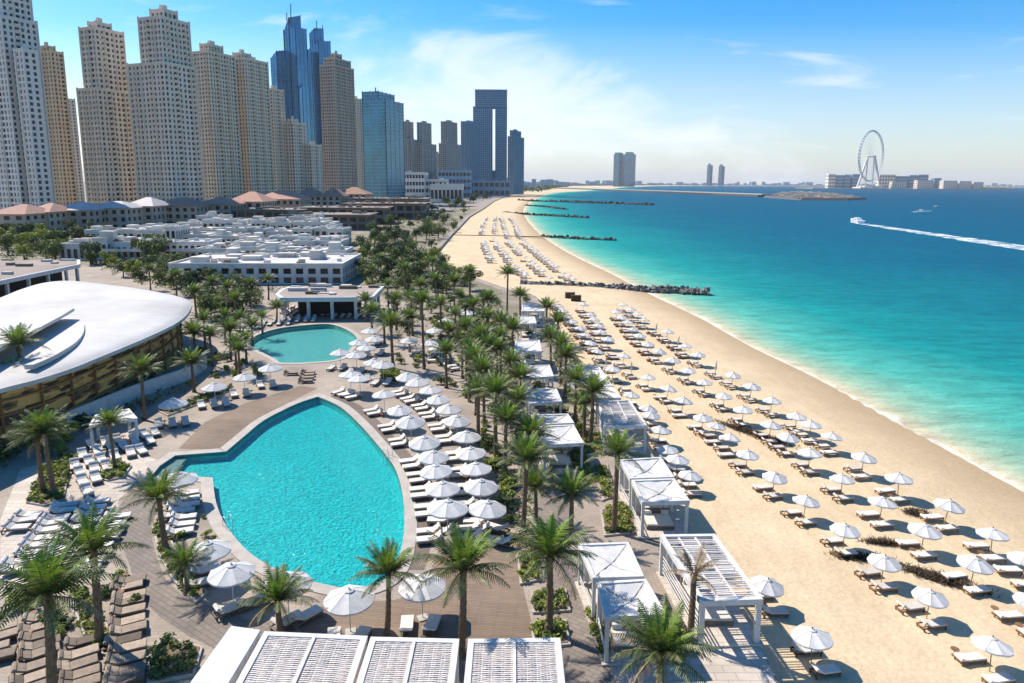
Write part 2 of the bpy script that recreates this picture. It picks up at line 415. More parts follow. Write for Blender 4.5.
def pool_water(name, tint):
    m = bpy.data.materials.new(name); m.use_nodes = True
    N = m.node_tree.nodes; L = m.node_tree.links; out = N['Material Output']; N.remove(N['Principled BSDF'])
    tc = N.new('ShaderNodeTexCoord')
    nz = N.new('ShaderNodeTexNoise'); nz.inputs['Scale'].default_value = 4.0; nz.inputs['Detail'].default_value = 5; nz.inputs['Distortion'].default_value = 0.6
    L.new(tc.outputs['Object'], nz.inputs['Vector'])
    bp = N.new('ShaderNodeBump'); bp.inputs['Strength'].default_value = 0.9; bp.inputs['Distance'].default_value = 0.15
    L.new(nz.outputs['Fac'], bp.inputs['Height'])
    tr = N.new('ShaderNodeBsdfTransparent'); tr.inputs['Color'].default_value = (*tint,1)
    gl = N.new('ShaderNodeBsdfGlossy'); gl.inputs['Roughness'].default_value = 0.03
    L.new(bp.outputs[0], gl.inputs['Normal'])
    fr = N.new('ShaderNodeFresnel'); fr.inputs['IOR'].default_value = 1.33; L.new(bp.outputs[0], fr.inputs['Normal'])
    ms = N.new('ShaderNodeMixShader'); L.new(fr.outputs[0], ms.inputs[0])
    L.new(tr.outputs[0], ms.inputs[1]); L.new(gl.outputs[0], ms.inputs[2]); L.new(ms.outputs[0], out.inputs['Surface'])
    return m
def pool_tile(name, c, c2):
    m = bpy.data.materials.new(name); m.use_nodes = True
    N = m.node_tree.nodes; L = m.node_tree.links; b = N['Principled BSDF']; b.inputs['Roughness'].default_value = 0.5
    tc = N.new('ShaderNodeTexCoord')
    vo = N.new('ShaderNodeTexVoronoi'); vo.inputs['Scale'].default_value = 3.2
    nz = N.new('ShaderNodeTexNoise'); nz.inputs['Scale'].default_value = 0.5; nz.inputs['Detail'].default_value = 6
    L.new(tc.outputs['Object'], vo.inputs['Vector']); L.new(tc.outputs['Object'], nz.inputs['Vector'])
    ad = N.new('ShaderNodeMix'); ad.data_type = 'FLOAT'; ad.inputs['Factor'].default_value = 0.5
    sp = N.new('ShaderNodeSeparateColor'); L.new(vo.outputs['Color'], sp.inputs[0])
    L.new(nz.outputs['Fac'], ad.inputs['A']); L.new(sp.outputs[0], ad.inputs['B'])
    mx = N.new('ShaderNodeMix'); mx.data_type = 'RGBA'; mx.inputs['A'].default_value = (*c,1); mx.inputs['B'].default_value = (*c2,1)
    L.new(ad.outputs['Result'], mx.inputs['Factor']); L.new(mx.outputs['Result'], b.inputs['Base Color'])
    return m
M['poolwater'] = pool_water('pool_water', (0.72,0.97,0.98))
M['pooltile'] = pool_tile('pool_tile', (0.0,0.47,0.48), (0.01,0.74,0.71))
M['poolwater2'] = pool_water('pool_water_green', (0.78,0.95,0.93))
M['pooltile2'] = pool_tile('pool_tile_green', (0.15,0.60,0.57), (0.24,0.72,0.67))

def rattan_mat():
    m = bpy.data.materials.new('rattan_screen'); m.use_nodes = True
    N = m.node_tree.nodes; L = m.node_tree.links; b = N['Principled BSDF']; b.inputs['Roughness'].default_value = 0.6
    tc = N.new('ShaderNodeTexCoord'); mp = N.new('ShaderNodeMapping'); mp.inputs['Scale'].default_value = (0.35,0.35,1.6)
    L.new(tc.outputs['Object'], mp.inputs['Vector'])
    vo = N.new('ShaderNodeTexVoronoi'); vo.inputs['Scale'].default_value = 1.3
    nz = N.new('ShaderNodeTexNoise'); nz.inputs['Scale'].default_value = 2.0; nz.inputs['Detail'].default_value = 6
    L.new(mp.outputs[0], nz.inputs['Vector']); L.new(mp.outputs[0], vo.inputs['Vector'])
    sp = N.new('ShaderNodeSeparateColor'); L.new(vo.outputs['Color'], sp.inputs[0])
    ad = N.new('ShaderNodeMix'); ad.data_type = 'FLOAT'; ad.inputs['Factor'].default_value = 0.5
    L.new(sp.outputs[0], ad.inputs['A']); L.new(nz.outputs['Fac'], ad.inputs['B'])
    rp = N.new('ShaderNodeValToRGB'); cr = rp.color_ramp
    for e, (p, c) in zip([cr.elements[0], cr.elements[1]], [(0.33,(0.05,0.03,0.016)),(0.54,(0.62,0.36,0.10))]): e.position = p; e.color = (*c,1)
    e = cr.elements.new(0.42); e.color = (0.30,0.16,0.05,1)
    L.new(ad.outputs['Result'], rp.inputs['Fac']); L.new(rp.outputs['Color'], b.inputs['Base Color'])
    return m
M['rattan'] = rattan_mat()
M['shell'] = paver('shell_roof', (0.48,0.46,0.43), (0.455,0.435,0.405), 7.0, 3.2, 0.82, 0.05, 0.5, 0.6)
def foam_mat():
    m = bpy.data.materials.new('foam'); m.use_nodes = True
    N = m.node_tree.nodes; L = m.node_tree.links; b = N['Principled BSDF']
    b.inputs['Base Color'].default_value = (0.8,0.85,0.86,1); b.inputs['Roughness'].default_value = 0.8
    tc = N.new('ShaderNodeTexCoord'); nz = N.new('ShaderNodeTexNoise'); nz.inputs['Scale'].default_value = 0.16; nz.inputs['Detail'].default_value = 7; nz.inputs['Roughness'].default_value = 0.75
    L.new(tc.outputs['Object'], nz.inputs['Vector'])
    mr = N.new('ShaderNodeMapRange'); mr.inputs['From Min'].default_value = 0.42; mr.inputs['From Max'].default_value = 0.62; mr.inputs['To Min'].default_value = 0.15; mr.inputs['To Max'].default_value = 1.0
    L.new(nz.outputs['Fac'], mr.inputs['Value']); L.new(mr.outputs[0], b.inputs['Alpha'])
    return m
M['foam'] = foam_mat()

# ------------------------------------------------------------------ shore line, sea and sand
SEA = -2.0
SAND = -1.0
sh_px = [(1024,492),(985,471),(950,451),(900,424),(850,396),(800,370),(750,346),(700,318),(660,299),(640,289),(610,273),(580,259),(560,248),(545,238),(533,227),(526,218),(524,210),(529,203),(538,197.5),(556,192.5)]
shore = [P(x, y, SEA).xy for x, y in sh_px]
a, b_ = shore[0], shore[1]
shore = [a + (a-b_).normalized()*400, ] + shore
last = shore[-1]
shore += [Vector((last.x+250, last.y+900)), Vector((1000, 5600)), Vector((2200, 8200)), Vector((5200, 9300)), Vector((9000, 9800)), Vector((14000, 15500))]
S = np.array([tuple(v) for v in smooth_open(shore, 5)])
def shore_signed(X, Y):
    """metres from the water line, positive on land (left of the line as it runs away from us)"""
    X = np.asarray(X, float); Y = np.asarray(Y, float)
    best = np.full(X.shape, 1e12)
    for (x0,y0),(x1,y1) in zip(S[:-1], S[1:]):
        dx, dy = x1-x0, y1-y0; L2 = dx*dx+dy*dy
        t = np.clip(((X-x0)*dx+(Y-y0)*dy)/L2, 0, 1)
        ex = X-(x0+t*dx); ey = Y-(y0+t*dy)
        best = np.minimum(best, ex*ex+ey*ey)
    ring = np.vstack([S, [(14000,60000),(-60000,60000),(-60000,-60000),(S[0][0],-60000)]])
    ins = np.zeros(X.shape, bool)
    for (x0,y0),(x1,y1) in zip(ring, np.roll(ring,-1,axis=0)):
        if y0 == y1: continue
        ins ^= ((y0 > Y) != (y1 > Y)) & (X < (x1-x0)*(Y-y0)/(y1-y0)+x0)
    sg = np.where(ins, 1.0, -1.0)
    return np.sqrt(best)*sg

def polar_sheet(name, m, a0, a1, na, r0, r1, nr, zf):
    az = np.radians(np.linspace(a0, a1, na)); rr = r0*(r1/r0)**np.linspace(0,1,nr)
    Rg, Ag = np.meshgrid(rr, az, indexing='ij')
    X = (Rg*np.sin(Ag)).ravel(); Y = (Rg*np.cos(Ag)).ravel()
    d = shore_signed(X, Y); Z = zf(d, X, Y)
    me = bpy.data.meshes.new(name)
    faces = []
    for i in range(nr-1):
        for j in range(na-1):
            q = i*na+j; faces.append((q, q+na, q+na+1, q+1)[::-1])
    me.from_pydata(list(zip(X.tolist(), Y.tolist(), Z.tolist())), [], faces)
    at = me.attributes.new('shore', 'FLOAT', 'POINT'); at.data.foreach_set('value', d.astype(np.float32))
    me.materials.append(m); me.polygons.foreach_set('use_smooth', [True]*len(me.polygons)); me.update()
    o = bpy.data.objects.new(name, me); col.objects.link(o)
    return tag(o, kind='structure')
def land_z(d, X, Y):
    z = np.interp(d, [-60,-8,0,6,14,22,1e6], [-7,-3.0,SEA,-1.45,-1.08,SAND,SAND])
    far = np.hypot(X, Y)
    return np.where((d < 0), z - np.clip(far/3000,0,1)*0.0, z)
polar_sheet('beach', M['sand'], -80, 110, 420, 12, 24000, 330, land_z)
polar_sheet('sea', M['sea'], -75, 120, 420, 18, 24000, 300, lambda d, X, Y: np.full(X.shape, SEA))

# resort ground, raised a step above the sand
edge_px = [(800,725),(764,652),(686,532),(640,454),(600,392),(560,331),(536,296),(500,286),(455,270),(436,252),(452,234),(470,216),(484,208),(494,201),(507,195.5),(524,191)]
edge = [P(x, y, 0).xy for x, y in edge_px]
le = edge[-1]
edge += [Vector((le.x+60, le.y+900)), Vector((500, 6000)), Vector((1900, 8800)), Vector((5200, 10000)), Vector((9000,10500)), Vector((13000,17000))]
EDGE = [tuple(v) for v in edge]
ground_poly = [(EDGE[0][0]-2, 5.0)] + EDGE + [(-14000, 17000), (-14000, 5.0)]
# pools are openings in the ground
c_ = lambda pts, n=5: [tuple(v) for v in smooth_open([P(x,y,0).xy for x,y in pts], n)]
pool_a = c_([(318,397),(340,407),(360,425),(375,442),(388,458),(396,471),(402,492),(404.5,520),(402,545),(396,566),(385,580),(365,588),(345,589),(325,585),(305,580),(275,569),(248,552),(226,526),(216,503),(212.5,478)])[:-1]
pool_a += [tuple(P(x,y,0).xy) for x,y in [(212.5,478),(180,476.5),(150,478),(160,466),(175,456)]]
pool_a += c_([(226,452),(245,436),(262,422),(282,411),(300,402.8),(318,397)])[:-1]
pool_a = ccw(pool_a)
pool_b = ccw(c_([(246,342.5),(260,334),(282,328),(310,325),(330,324.5),(347,330),(357,339),(350,349),(339,359),(310,362.5),(282,363),(275,359),(255,349),(246,342.5)], 4)[:-1])

def tri_fill(outer, holes, z, m, name):
    import bmesh
    bm = bmesh.new(); edges = []
    for loop in [outer]+holes:
        vs = [bm.verts.new((x,y,z)) for x,y in loop]
        for i in range(len(vs)): edges.append(bm.edges.new((vs[i], vs[(i+1)%len(vs)])))
    bmesh.ops.triangle_fill(bm, use_beauty=True, use_dissolve=False, edges=edges)
    kill = [f for f in bm.faces if any(inside(f.calc_center_median().x, f.calc_center_median().y, h) for h in holes)]
    bmesh.ops.delete(bm, geom=kill, context='FACES_ONLY')
    for f in bm.faces:
        f.normal_update()
        if f.normal.z < 0: f.normal_flip()
    me = bpy.data.meshes.new(name); bm.to_mesh(me); bm.free()
    me.materials.append(m)
    o = bpy.data.objects.new(name, me); col.objects.link(o)
    return o
g = tri_fill(ground_poly, [offset_poly(pool_a, 0.02), offset_poly(pool_b, 0.02)], 0.0, M['pav_beige'], 'ground')
tag(g, kind='structure')
mb = MB()
for p0, p1 in zip(EDGE[:16], EDGE[1:17]):
    mb.face([(p0[0],p0[1],-1.6),(p0[0],p0[1],-0.004),(p1[0],p1[1],-0.004),(p1[0],p1[1],-1.6)][::-1])
structure('kerb', mb, M['pav_white'])
# inland ground: darker planted soil, and the far city ground
def sheet(name, pts, z, m, world=False):
    p = ccw(pts) if world else poly(pts, z)
    mb = MB(); mb.face([(x,y,z) for x,y in p]); return structure(name, mb, m)
M['park'] = mat('park_soil', (0.13,0.115,0.07), 0.95, (0.30,0.26,0.19), 0.08, 8)
M['city'] = mat('city_ground', (0.20,0.18,0.16), 0.95, (0.28,0.25,0.22), 0.02, 6)
def clip_edge(t):  # point a few metres inland from the edge
    return t
sheet('garden_soil', [(0,262),(160,268),(270,283),(345,290),(400,300),(480,330),(535,345),(530,300),(496,288),(452,272),(432,252),(448,235),(466,216),(478,209),(300,206),(0,226)], 0.008, M['park'])
sheet('city_ground', [(-14000,16900),(-14000,560),(-250,560),(-60,640),(-20,1500),(5,2400),(le.x+20,le.y+900),(450,6000),(1850,8850),(5200,10060),(9000,10600),(12900,16900)], 0.012, M['city'], True)
sheet('path', [(119,507),(120,540),(130,567),(136,594),(160,617),(190,637),(225,654),(262,642),(300,642),(290,622),(250,620),(200,603),(180,593),(166,580),(158,562),(152,540),(154,520),(160,500),(172,488),(150,482),(130,490)], 0.008, M['pav_grey'])
sheet('promenade', [(530,480),(556,462),(578,480),(566,540),(588,600),(603,640),(616,690),(556,690),(556,610),(540,560)], 0.008, M['pav_grey'])
sheet('terrace', [(424,590),(440,545),(452,522),(500,500),(512,540),(526,600),(536,642),(556,642),(556,690),(300,690),(300,612),(330,604),(395,600)], 0.012, M['pav_brown'])
sheet('light_paving', [(0,520),(20,470),(70,455),(95,470),(130,452),(165,462),(140,480),(118,500),(118,530),(60,575),(0,600)], 0.008, M['pav_white'])
sheet('light_pavement', [(608,662),(655,640),(700,632),(758,640),(778,688),(620,690)], 0.010, M['pav_white'])
sheet('upper_deck', [(178,449),(205,422),(243,404),(300,386),(318,388),(300,397),(262,416),(240,433),(223,449)], 0.008, M['pav_brown'])

def pool(name_prefix, pl, depth, water, tile, cop, decking, label):
    n = len(pl)
    mb = MB()                                                    # basin
    mb.face([(x,y,-depth) for x,y in pl])
    for i in range(n):
        a = pl[i]; b = pl[(i+1)%n]
        mb.face([(a[0],a[1],-depth),(a[0],a[1],0.0),(b[0],b[1],0.0),(b[0],b[1],-depth)])
    root = thing('swimming_pool', label, 'pool')
    mb.build('basin', tile, root)
    w = MB(); q = offset_poly(pl, -0.01); w.face([(x,y,-0.13) for x,y in q]); w.build('water', water, root)
    o1 = offset_poly(pl, cop)
    r = MB()
    ztop = 0.06
    for i in range(n):
        j = (i+1)%n
        a, b, c, d = pl[i], pl[j], o1[j], o1[i]
        r.face([(a[0],a[1],ztop),(d[0],d[1],ztop),(c[0],c[1],ztop),(b[0],b[1],ztop)])
        r.face([(a[0],a[1],ztop),(b[0],b[1],ztop),(b[0],b[1],-0.3),(a[0],a[1],-0.3)])
        r.face([(d[0],d[1],ztop),(d[0],d[1],-0.1),(c[0],c[1],-0.1),(c[0],c[1],ztop)])
    r.build('coping', M['stone'], root)
    return root
pa = pool('main', pool_a, 0.85, M['poolwater'], M['pooltile'], 1.0, 2.2, 'large bright turquoise leaf shaped pool in the middle of the resort')
pool('upper', pool_b, 0.85, M['poolwater2'], M['pooltile2'], 0.8, 1.6, 'smaller rounded green-blue pool behind the large turquoise pool')
# broad steps in the shallow arm of the large pool
mb = MB()
stp = [tuple(P(x,y,0).xy) for x,y in [(151,477.5),(160,466.5),(175,456.6),(186,456),(176,466),(170,476)]]
for k, sc in enumerate((1.0,)):
    mb.prism(ccw(stp), -0.84, -0.32, 0)
mb.build('step', M['stone'], pa)
for lx, ly, ang in ((386,456,R(-40)),(229,529,R(130))):
    q = P(lx,ly,0); l = MB(); Mz = Matrix.Translation((q.x,q.y,0)) @ Matrix.Rotation(ang,4,'Z')
    for yy in (-0.25,0.25):
        pts = [Mz @ Vector(p) for p in ((0.7,yy,0.06),(0.7,yy,0.75),(0.45,yy,0.95),(0.1,yy,0.95),(-0.12,yy,0.7),(-0.12,yy,-0.7))]
        l.tube(pts, 0.025, 6)
    for zz in (-0.15,-0.4): l.bar(Mz @ Vector((-0.12,-0.25,zz)), Mz @ Vector((-0.12,0.25,zz)), 0.08, 0.03)
    l.build('ladder', M['metal'], pa)
# dark timber strip along the right side of the pool
strip = [P(x,y,0).xy for x,y in [(330,397),(352,407),(372,424),(388,442),(402,458),(411,474),(417,495),(420,520),(417,546),(410,570)]]
strip = smooth_open(strip, 5)
mb = MB(); L_ = []
for i, p in enumerate(strip):
    d = (strip[min(i+1,len(strip)-1)]-strip[max(i-1,0)]).normalized(); nrm = Vector((-d.y, d.x))
    if nrm.x < 0: nrm = -nrm
    L_.append((p - nrm*0.9, p + nrm*1.0))
for (a0,b0),(a1,b1) in zip(L_, L_[1:]):
    mb.face([(a0.x,a0.y,0.016),(b0.x,b0.y,0.016),(b1.x,b1.y,0.016),(a1.x,a1.y,0.016)])
structure('walkway', mb, M['pav_dark'])

# ------------------------------------------------------------------ towers
def facade(W, panes, p0, p1, z0, z1, ncol, fh, ww, wh, rec, blanks=(), m=0):
    p0 = Vector(p0); p1 = Vector(p1); d = p1-p0; Lh = d.length
    if Lh < 0.5: return
    u = d/Lh; n = Vector((u.y, -u.x))
    rows = max(1, int(round((z1-z0)/fh))); fh = (z1-z0)/rows; cw = Lh/ncol
    def pt(s, z, dep=0.0): q = p0+u*s-n*dep; return (q.x, q.y, z)
    for c in range(ncol):
        s0 = c*cw; s1 = s0+cw
        if c in blanks:
            W.face([pt(s0,z0),pt(s1,z0),pt(s1,z1),pt(s0,z1)], m); continue
        wd = cw*(ww[c % len(ww)] if hasattr(ww,'__len__') else ww)
        a = s0+(cw-wd)/2; b = a+wd
        W.face([pt(s0,z0),pt(a,z0),pt(a,z1),pt(s0,z1)], m)
        W.face([pt(b,z0),pt(s1,z0),pt(s1,z1),pt(b,z1)], m)
        prev = z0
        for r in range(rows):
            lo = z0+r*fh+fh*(1-wh)*0.45; hi = lo+fh*wh
            W.face([pt(a,prev),pt(b,prev),pt(b,lo),pt(a,lo)], m)
            W.face([pt(a,lo),pt(b,lo),pt(b,lo,rec),pt(a,lo,rec)], m)
            W.face([pt(a,hi,rec),pt(b,hi,rec),pt(b,hi),pt(a,hi)], m)
            W.face([pt(a,lo),pt(a,lo,rec),pt(a,hi,rec),pt(a,hi)], m)
            W.face([pt(b,lo,rec),pt(b,lo),pt(b,hi),pt(b,hi,rec)], m)
            panes.append([pt(a,lo,rec),pt(b,lo,rec),pt(b,hi,rec),pt(a,hi,rec)])
            prev = hi
        W.face([pt(a,prev),pt(b,prev),pt(b,z1),pt(a,z1)], m)
def corner_box(x0, xs, x1, yt, Y, al):
    """footprint of a block whose near corner stands at pixel xs; x0..x1 measured at its top"""
    C = A(xs, yt, Y); z = C.z
    def hit(px, d):
        r = ray(px, yt); k = r.x/r.y
        return (k*C.y - C.x)/(d.x - k*d.y)
    dl = Vector((-math.cos(al), math.sin(al))); dr = Vector((math.sin(al), math.cos(al)))
    tl = abs(hit(x0, dl)); tr = abs(hit(x1, dr))
    tl = min(max(tl, 4), 90+0.03*max(0,Y-2000)); tr = min(max(tr, 4), 70+0.03*max(0,Y-2000))
    c = C.xy
    return [c+dl*tl, c, c+dr*tr, c+dr*tr+dl*tl], z
def tower(name, label, blocks, wall, glass, fh=3.3, cw=3.4, ww=(0.5,0.42,0.74,0.42,0.5,0.62), wh=0.58, rec=0.7, al=R(22), singles=True, cat='tower', group=None, glasswall=False, crown=True, part_names=None):
    pivot = A(blocks[0][1], blocks[0][3], blocks[0][4]); pivot.z = 0
    root = thing(name, label, cat, pivot, 0, group)
    T = Matrix.Translation(-pivot)
    panes_all = []; ztops = []
    for k, (x0, xs, x1, yt, Y) in enumerate(blocks):
        W = MB(); panes = []
        fp, zt = corner_box(x0, xs, x1, yt, Y, al)
        zb = 0.0 if k == 0 or zt < ztops[-1] else ztops[-1]-0.6
        ztops.append(zt); top = zt - 1.2
        small = (x1-x0)*(Y)/F < 10 and k > 0
        for i in range(4):
            p0, p1 = fp[i], fp[(i+1)%4]
            nc = max(1, int(round((p1-p0).length/cw)))
            bl = ()
            facade(W, panes, p0, p1, zb, top, nc, fh, ww, wh, rec, bl)
        for i in range(4):                                   # pilasters and projecting bays
            p0, p1 = fp[i], fp[(i+1)%4]; Lh = (p1-p0).length; u = (p1-p0)/Lh; nn = Vector((u.y,-u.x))
            nc = max(1, int(round(Lh/cw))); every = 3 if k != 1 else 2
            for c in range(every, nc, every):
                q = p0+u*(Lh*c/nc)+nn*0.15
                W.bar((q.x,q.y,zb),(q.x,q.y,top),0.7,0.9,up=Vector((nn.x,nn.y,0)))
            nr_ = max(1,int(round((top-zb)/fh)))
            if nc >= 5 and Y < 760:
                for c in range(1+(k+i)%2, nc, 4):
                    qa = p0+u*(Lh*(c+0.06)/nc)+nn*0.45; qb = p0+u*(Lh*(c+0.94)/nc)+nn*0.45
                    for r in range(nr_):
                        z = zb+(r+0.16)*(top-zb)/nr_
                        W.bar((qa.x,qa.y,z),(qb.x,qb.y,z),1.0,0.85)
            if nc >= 7 and not glasswall:
                for r in range(5, int((top-zb)/fh), 6):          # belt courses
                    z = zb+r*(top-zb)/max(1,int(round((top-zb)/fh)))
                    a_ = p0+nn*0.12; b2 = p1+nn*0.12
                    W.bar((a_.x,a_.y,z),(b2.x,b2.y,z),0.5,0.5)
        # parapet and roof
        fo = offset_poly([tuple(p) for p in fp], 0.35)
        W.prism(fo, top, zt)
        fi = offset_poly([tuple(p) for p in fp], -1.6)
        if crown:
            c = Vector(fi[0])*0.25+Vector(fi[1])*0.25+Vector(fi[2])*0.25+Vector(fi[3])*0.25
            pl = [tuple(c+(Vector(q)-c)*0.45) for q in fi]
            W.prism(pl, zt, zt+3.2)
        # vertical ribs at the corners
        for q in fp:
            d = (q-(fp[0]+fp[2])/2).normalized()*0.12
            W.box(q.x-0.5+d.x, q.x+0.5+d.x, q.y-0.5+d.y, q.y+0.5+d.y, zb, zt+0.6)
        for i in range(len(W.v)): v = W.v[i]; W.v[i] = (v[0]-pivot.x, v[1]-pivot.y, v[2])
        nm = (part_names[k] if part_names else ('main_block','upper_block','crown_block','side_block','side_block')[min(k,4)])
        W.build(nm, wall, root)
        panes_all += panes
    scored = []
    camv = Vector((0,0,CAMZ))
    for q in panes_all:
        c = (Vector(q[0])+Vector(q[2]))/2
        nn = (Vector(q[1])-Vector(q[0])).cross(Vector(q[3])-Vector(q[0])).normalized()
        px, py = pix(c)
        vis = nn.dot((camv-c).normalized())
        ok = vis > 0.12 and 0 <= px <= 1024 and 0 < py < 186
        scored.append((-(vis/(c-camv).length**2) if ok else 1.0, q))
    scored.sort(key=lambda t: t[0])
    nsing = 100 if singles else 0
    g = MB()
    for s, q in scored[nsing:] if singles else scored:
        g.face([(v[0]-pivot.x, v[1]-pivot.y, v[2]) for v in q])
    if g.f:
        o = g.build('window_grid', glass, root); o['kind'] = 'stuff'
    for s, q in scored[:nsing]:
        w = MB(); w.face([(v[0]-pivot.x, v[1]-pivot.y, v[2]) for v in q]); w.build('window', glass, root)
    return root
G_ = 'apartment towers behind the beach resort'
tower('apartment_tower', 'tallest pale grey residential tower cut by the left edge, with stepped shoulders', [(-34,0,35,14,405),(-38,-6,24,-58,408),(14,22,36,48,404)], M['jbr_cool'], M['winglass'], 3.4, 3.3, (0.5,0.5,0.8,0.5), 0.6, group=G_)
tower('apartment_tower', 'warm tan residential tower just right of the leftmost pale tower', [(34,50,62,50,560),(38,46,54,45,565)], M['jbr_tan'], M['winglass'], 3.3, 3.4, group=G_)
tower('apartment_tower', 'narrow tan tower peeping out lower behind the golden tan one', [(56,66,74,98,700)], M['jbr_sand'], M['winglass'], 3.3, 3.4, singles=False, group=G_)
tower('apartment_tower', 'slim beige stone tower with one shoulder on its left, second tall one from left', [(77,97,128,87,450),(79,94,122,26,452),(88,96,110,21,456)], M['jbr_grey'], M['winglass'], 3.25, 3.3, group=G_)
tower('apartment_tower', 'broad beige stone tower with recessed tall upper block and flat crown', [(127,163,194,61,440),(138,160,188,15,444),(150,163,176,8,448)], M['jbr_grey'], M['winglass'], 3.3, 3.3, group=G_)
tower('apartment_tower', 'sand coloured tower with small raised crown right of the broad stepped tower', [(187,208,234,50,555),(200,208,222,43,560)], M['jbr_sand'], M['winglass'], 3.2, 3.2, group=G_)
tower('apartment_tower', 'sand coloured tower with low crown touching its left twin, before the blue glass', [(229,244,267,57,590),(233,241,250,52,594)], M['jbr_sand'], M['winglass'], 3.2, 3.2, group=G_)
tower('apartment_tower', 'slim yellowish tower in front of the left blue glass skyscraper', [(264,272,283,88,640)], M['jbr_sand'], M['winglass'], 3.2, 3.2, group=G_)
tower('apartment_tower', 'low beige tower under the left blue glass skyscraper', [(284,293,305,122,650),(288,292,297,119,652)], M['jbr_grey'], M['winglass'], 3.2, 3.2, group=G_)
tower('apartment_tower', 'lowest beige block between the low tower and the brown balcony tower', [(303,311,321,144,660)], M['jbr_grey'], M['winglass'], 3.2, 3.2, singles=False, group=G_)
tower('apartment_tower', 'brown tower with stacked balconies and jagged top right of the blue glass pair', [(320,334,353,64,700),(324,334,350,57,704),(331,335,341,53,707)], M['jbr_brown'], M['winglass'], 3.2, 3.0, 0.66, 0.6, group=G_)
tower('apartment_tower', 'pale tower half hidden between brown balcony tower and teal glass slab', [(350,356,361,98,900)], M['jbr_sand'], M['winglass'], 3.2, 3.4, singles=False, group=G_)
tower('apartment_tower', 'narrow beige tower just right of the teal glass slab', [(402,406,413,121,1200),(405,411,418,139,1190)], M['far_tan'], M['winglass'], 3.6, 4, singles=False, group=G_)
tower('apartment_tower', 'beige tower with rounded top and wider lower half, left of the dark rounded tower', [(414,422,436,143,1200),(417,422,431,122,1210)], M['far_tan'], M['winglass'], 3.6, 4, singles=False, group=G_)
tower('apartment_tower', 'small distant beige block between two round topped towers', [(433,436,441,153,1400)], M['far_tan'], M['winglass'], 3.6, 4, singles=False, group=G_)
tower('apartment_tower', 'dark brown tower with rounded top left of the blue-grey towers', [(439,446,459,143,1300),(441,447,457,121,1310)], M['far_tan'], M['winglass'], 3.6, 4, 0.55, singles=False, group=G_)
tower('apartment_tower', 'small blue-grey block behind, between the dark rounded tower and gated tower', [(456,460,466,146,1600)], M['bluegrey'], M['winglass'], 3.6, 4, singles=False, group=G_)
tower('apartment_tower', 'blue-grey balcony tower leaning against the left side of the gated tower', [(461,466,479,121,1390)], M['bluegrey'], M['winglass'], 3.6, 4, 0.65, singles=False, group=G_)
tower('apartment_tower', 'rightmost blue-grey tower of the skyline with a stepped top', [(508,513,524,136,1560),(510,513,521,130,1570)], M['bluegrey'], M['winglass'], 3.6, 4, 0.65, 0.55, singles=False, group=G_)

# gated tower: two legs joined at the top and bottom
def gated():
    Y = 1480
    def blk(x0, x1, y0, y1, dY=0):
        a = A(x0, y0, Y+dY); b = A(x1, y0, Y+dY); c = A(x0, y1, Y+dY)
        return a.x, b.x, max(0, c.z), a.z
    root = thing('gate_tower', 'tall blue-grey tower with a vertical slot through its middle', 'tower', (A(490,100,Y).x, Y, 0), 0, G_)
    ox = root.location.x
    panes = []
    for nm, (x0,x1,y0,y1), dep in (('left_leg',(473,492.2,107,184),30),('right_leg',(495.2,507,107,184),30),('bridge_block',(475,507,90,107),30),('base_block',(491,497,171,184),24)):
        W = MB(); xa, xb, za, zb = blk(x0,x1,y0,y1)
        if nm == 'bridge_block': W.box(xa-ox, xb-ox, 0.0, dep, za-1, za)
        fp = [Vector((xa,Y)),Vector((xb,Y)),Vector((xb,Y+dep)),Vector((xa,Y+dep))]
        for i in range(4):
            facade(W, panes, fp[i], fp[(i+1)%4], za, zb, max(1,int((fp[(i+1)%4]-fp[i]).length/4)), 3.7, 0.62, 0.6, 0.5)
        W.prism([tuple(p) for p in offset_poly([tuple(q) for q in fp],0.3)], zb, zb+1.5)
        W.v = [(v[0]-(ox if v[0] > xa-5 or nm != 'bridge_block' else 0), v[1]-Y, v[2]) if v[1] > 100 else v for v in W.v]
        if nm == 'base_block': W.v = [(v[0], v[1]+3, v[2]) for v in W.v]
        W.build(nm, M['gateblue'], root)
    g = MB()
    for q in panes: g.face([(v[0]-ox, v[1]-Y, v[2]) for v in q])
    o = g.build('window_grid', M['winglass'], root); o['kind'] = 'stuff'
gated()

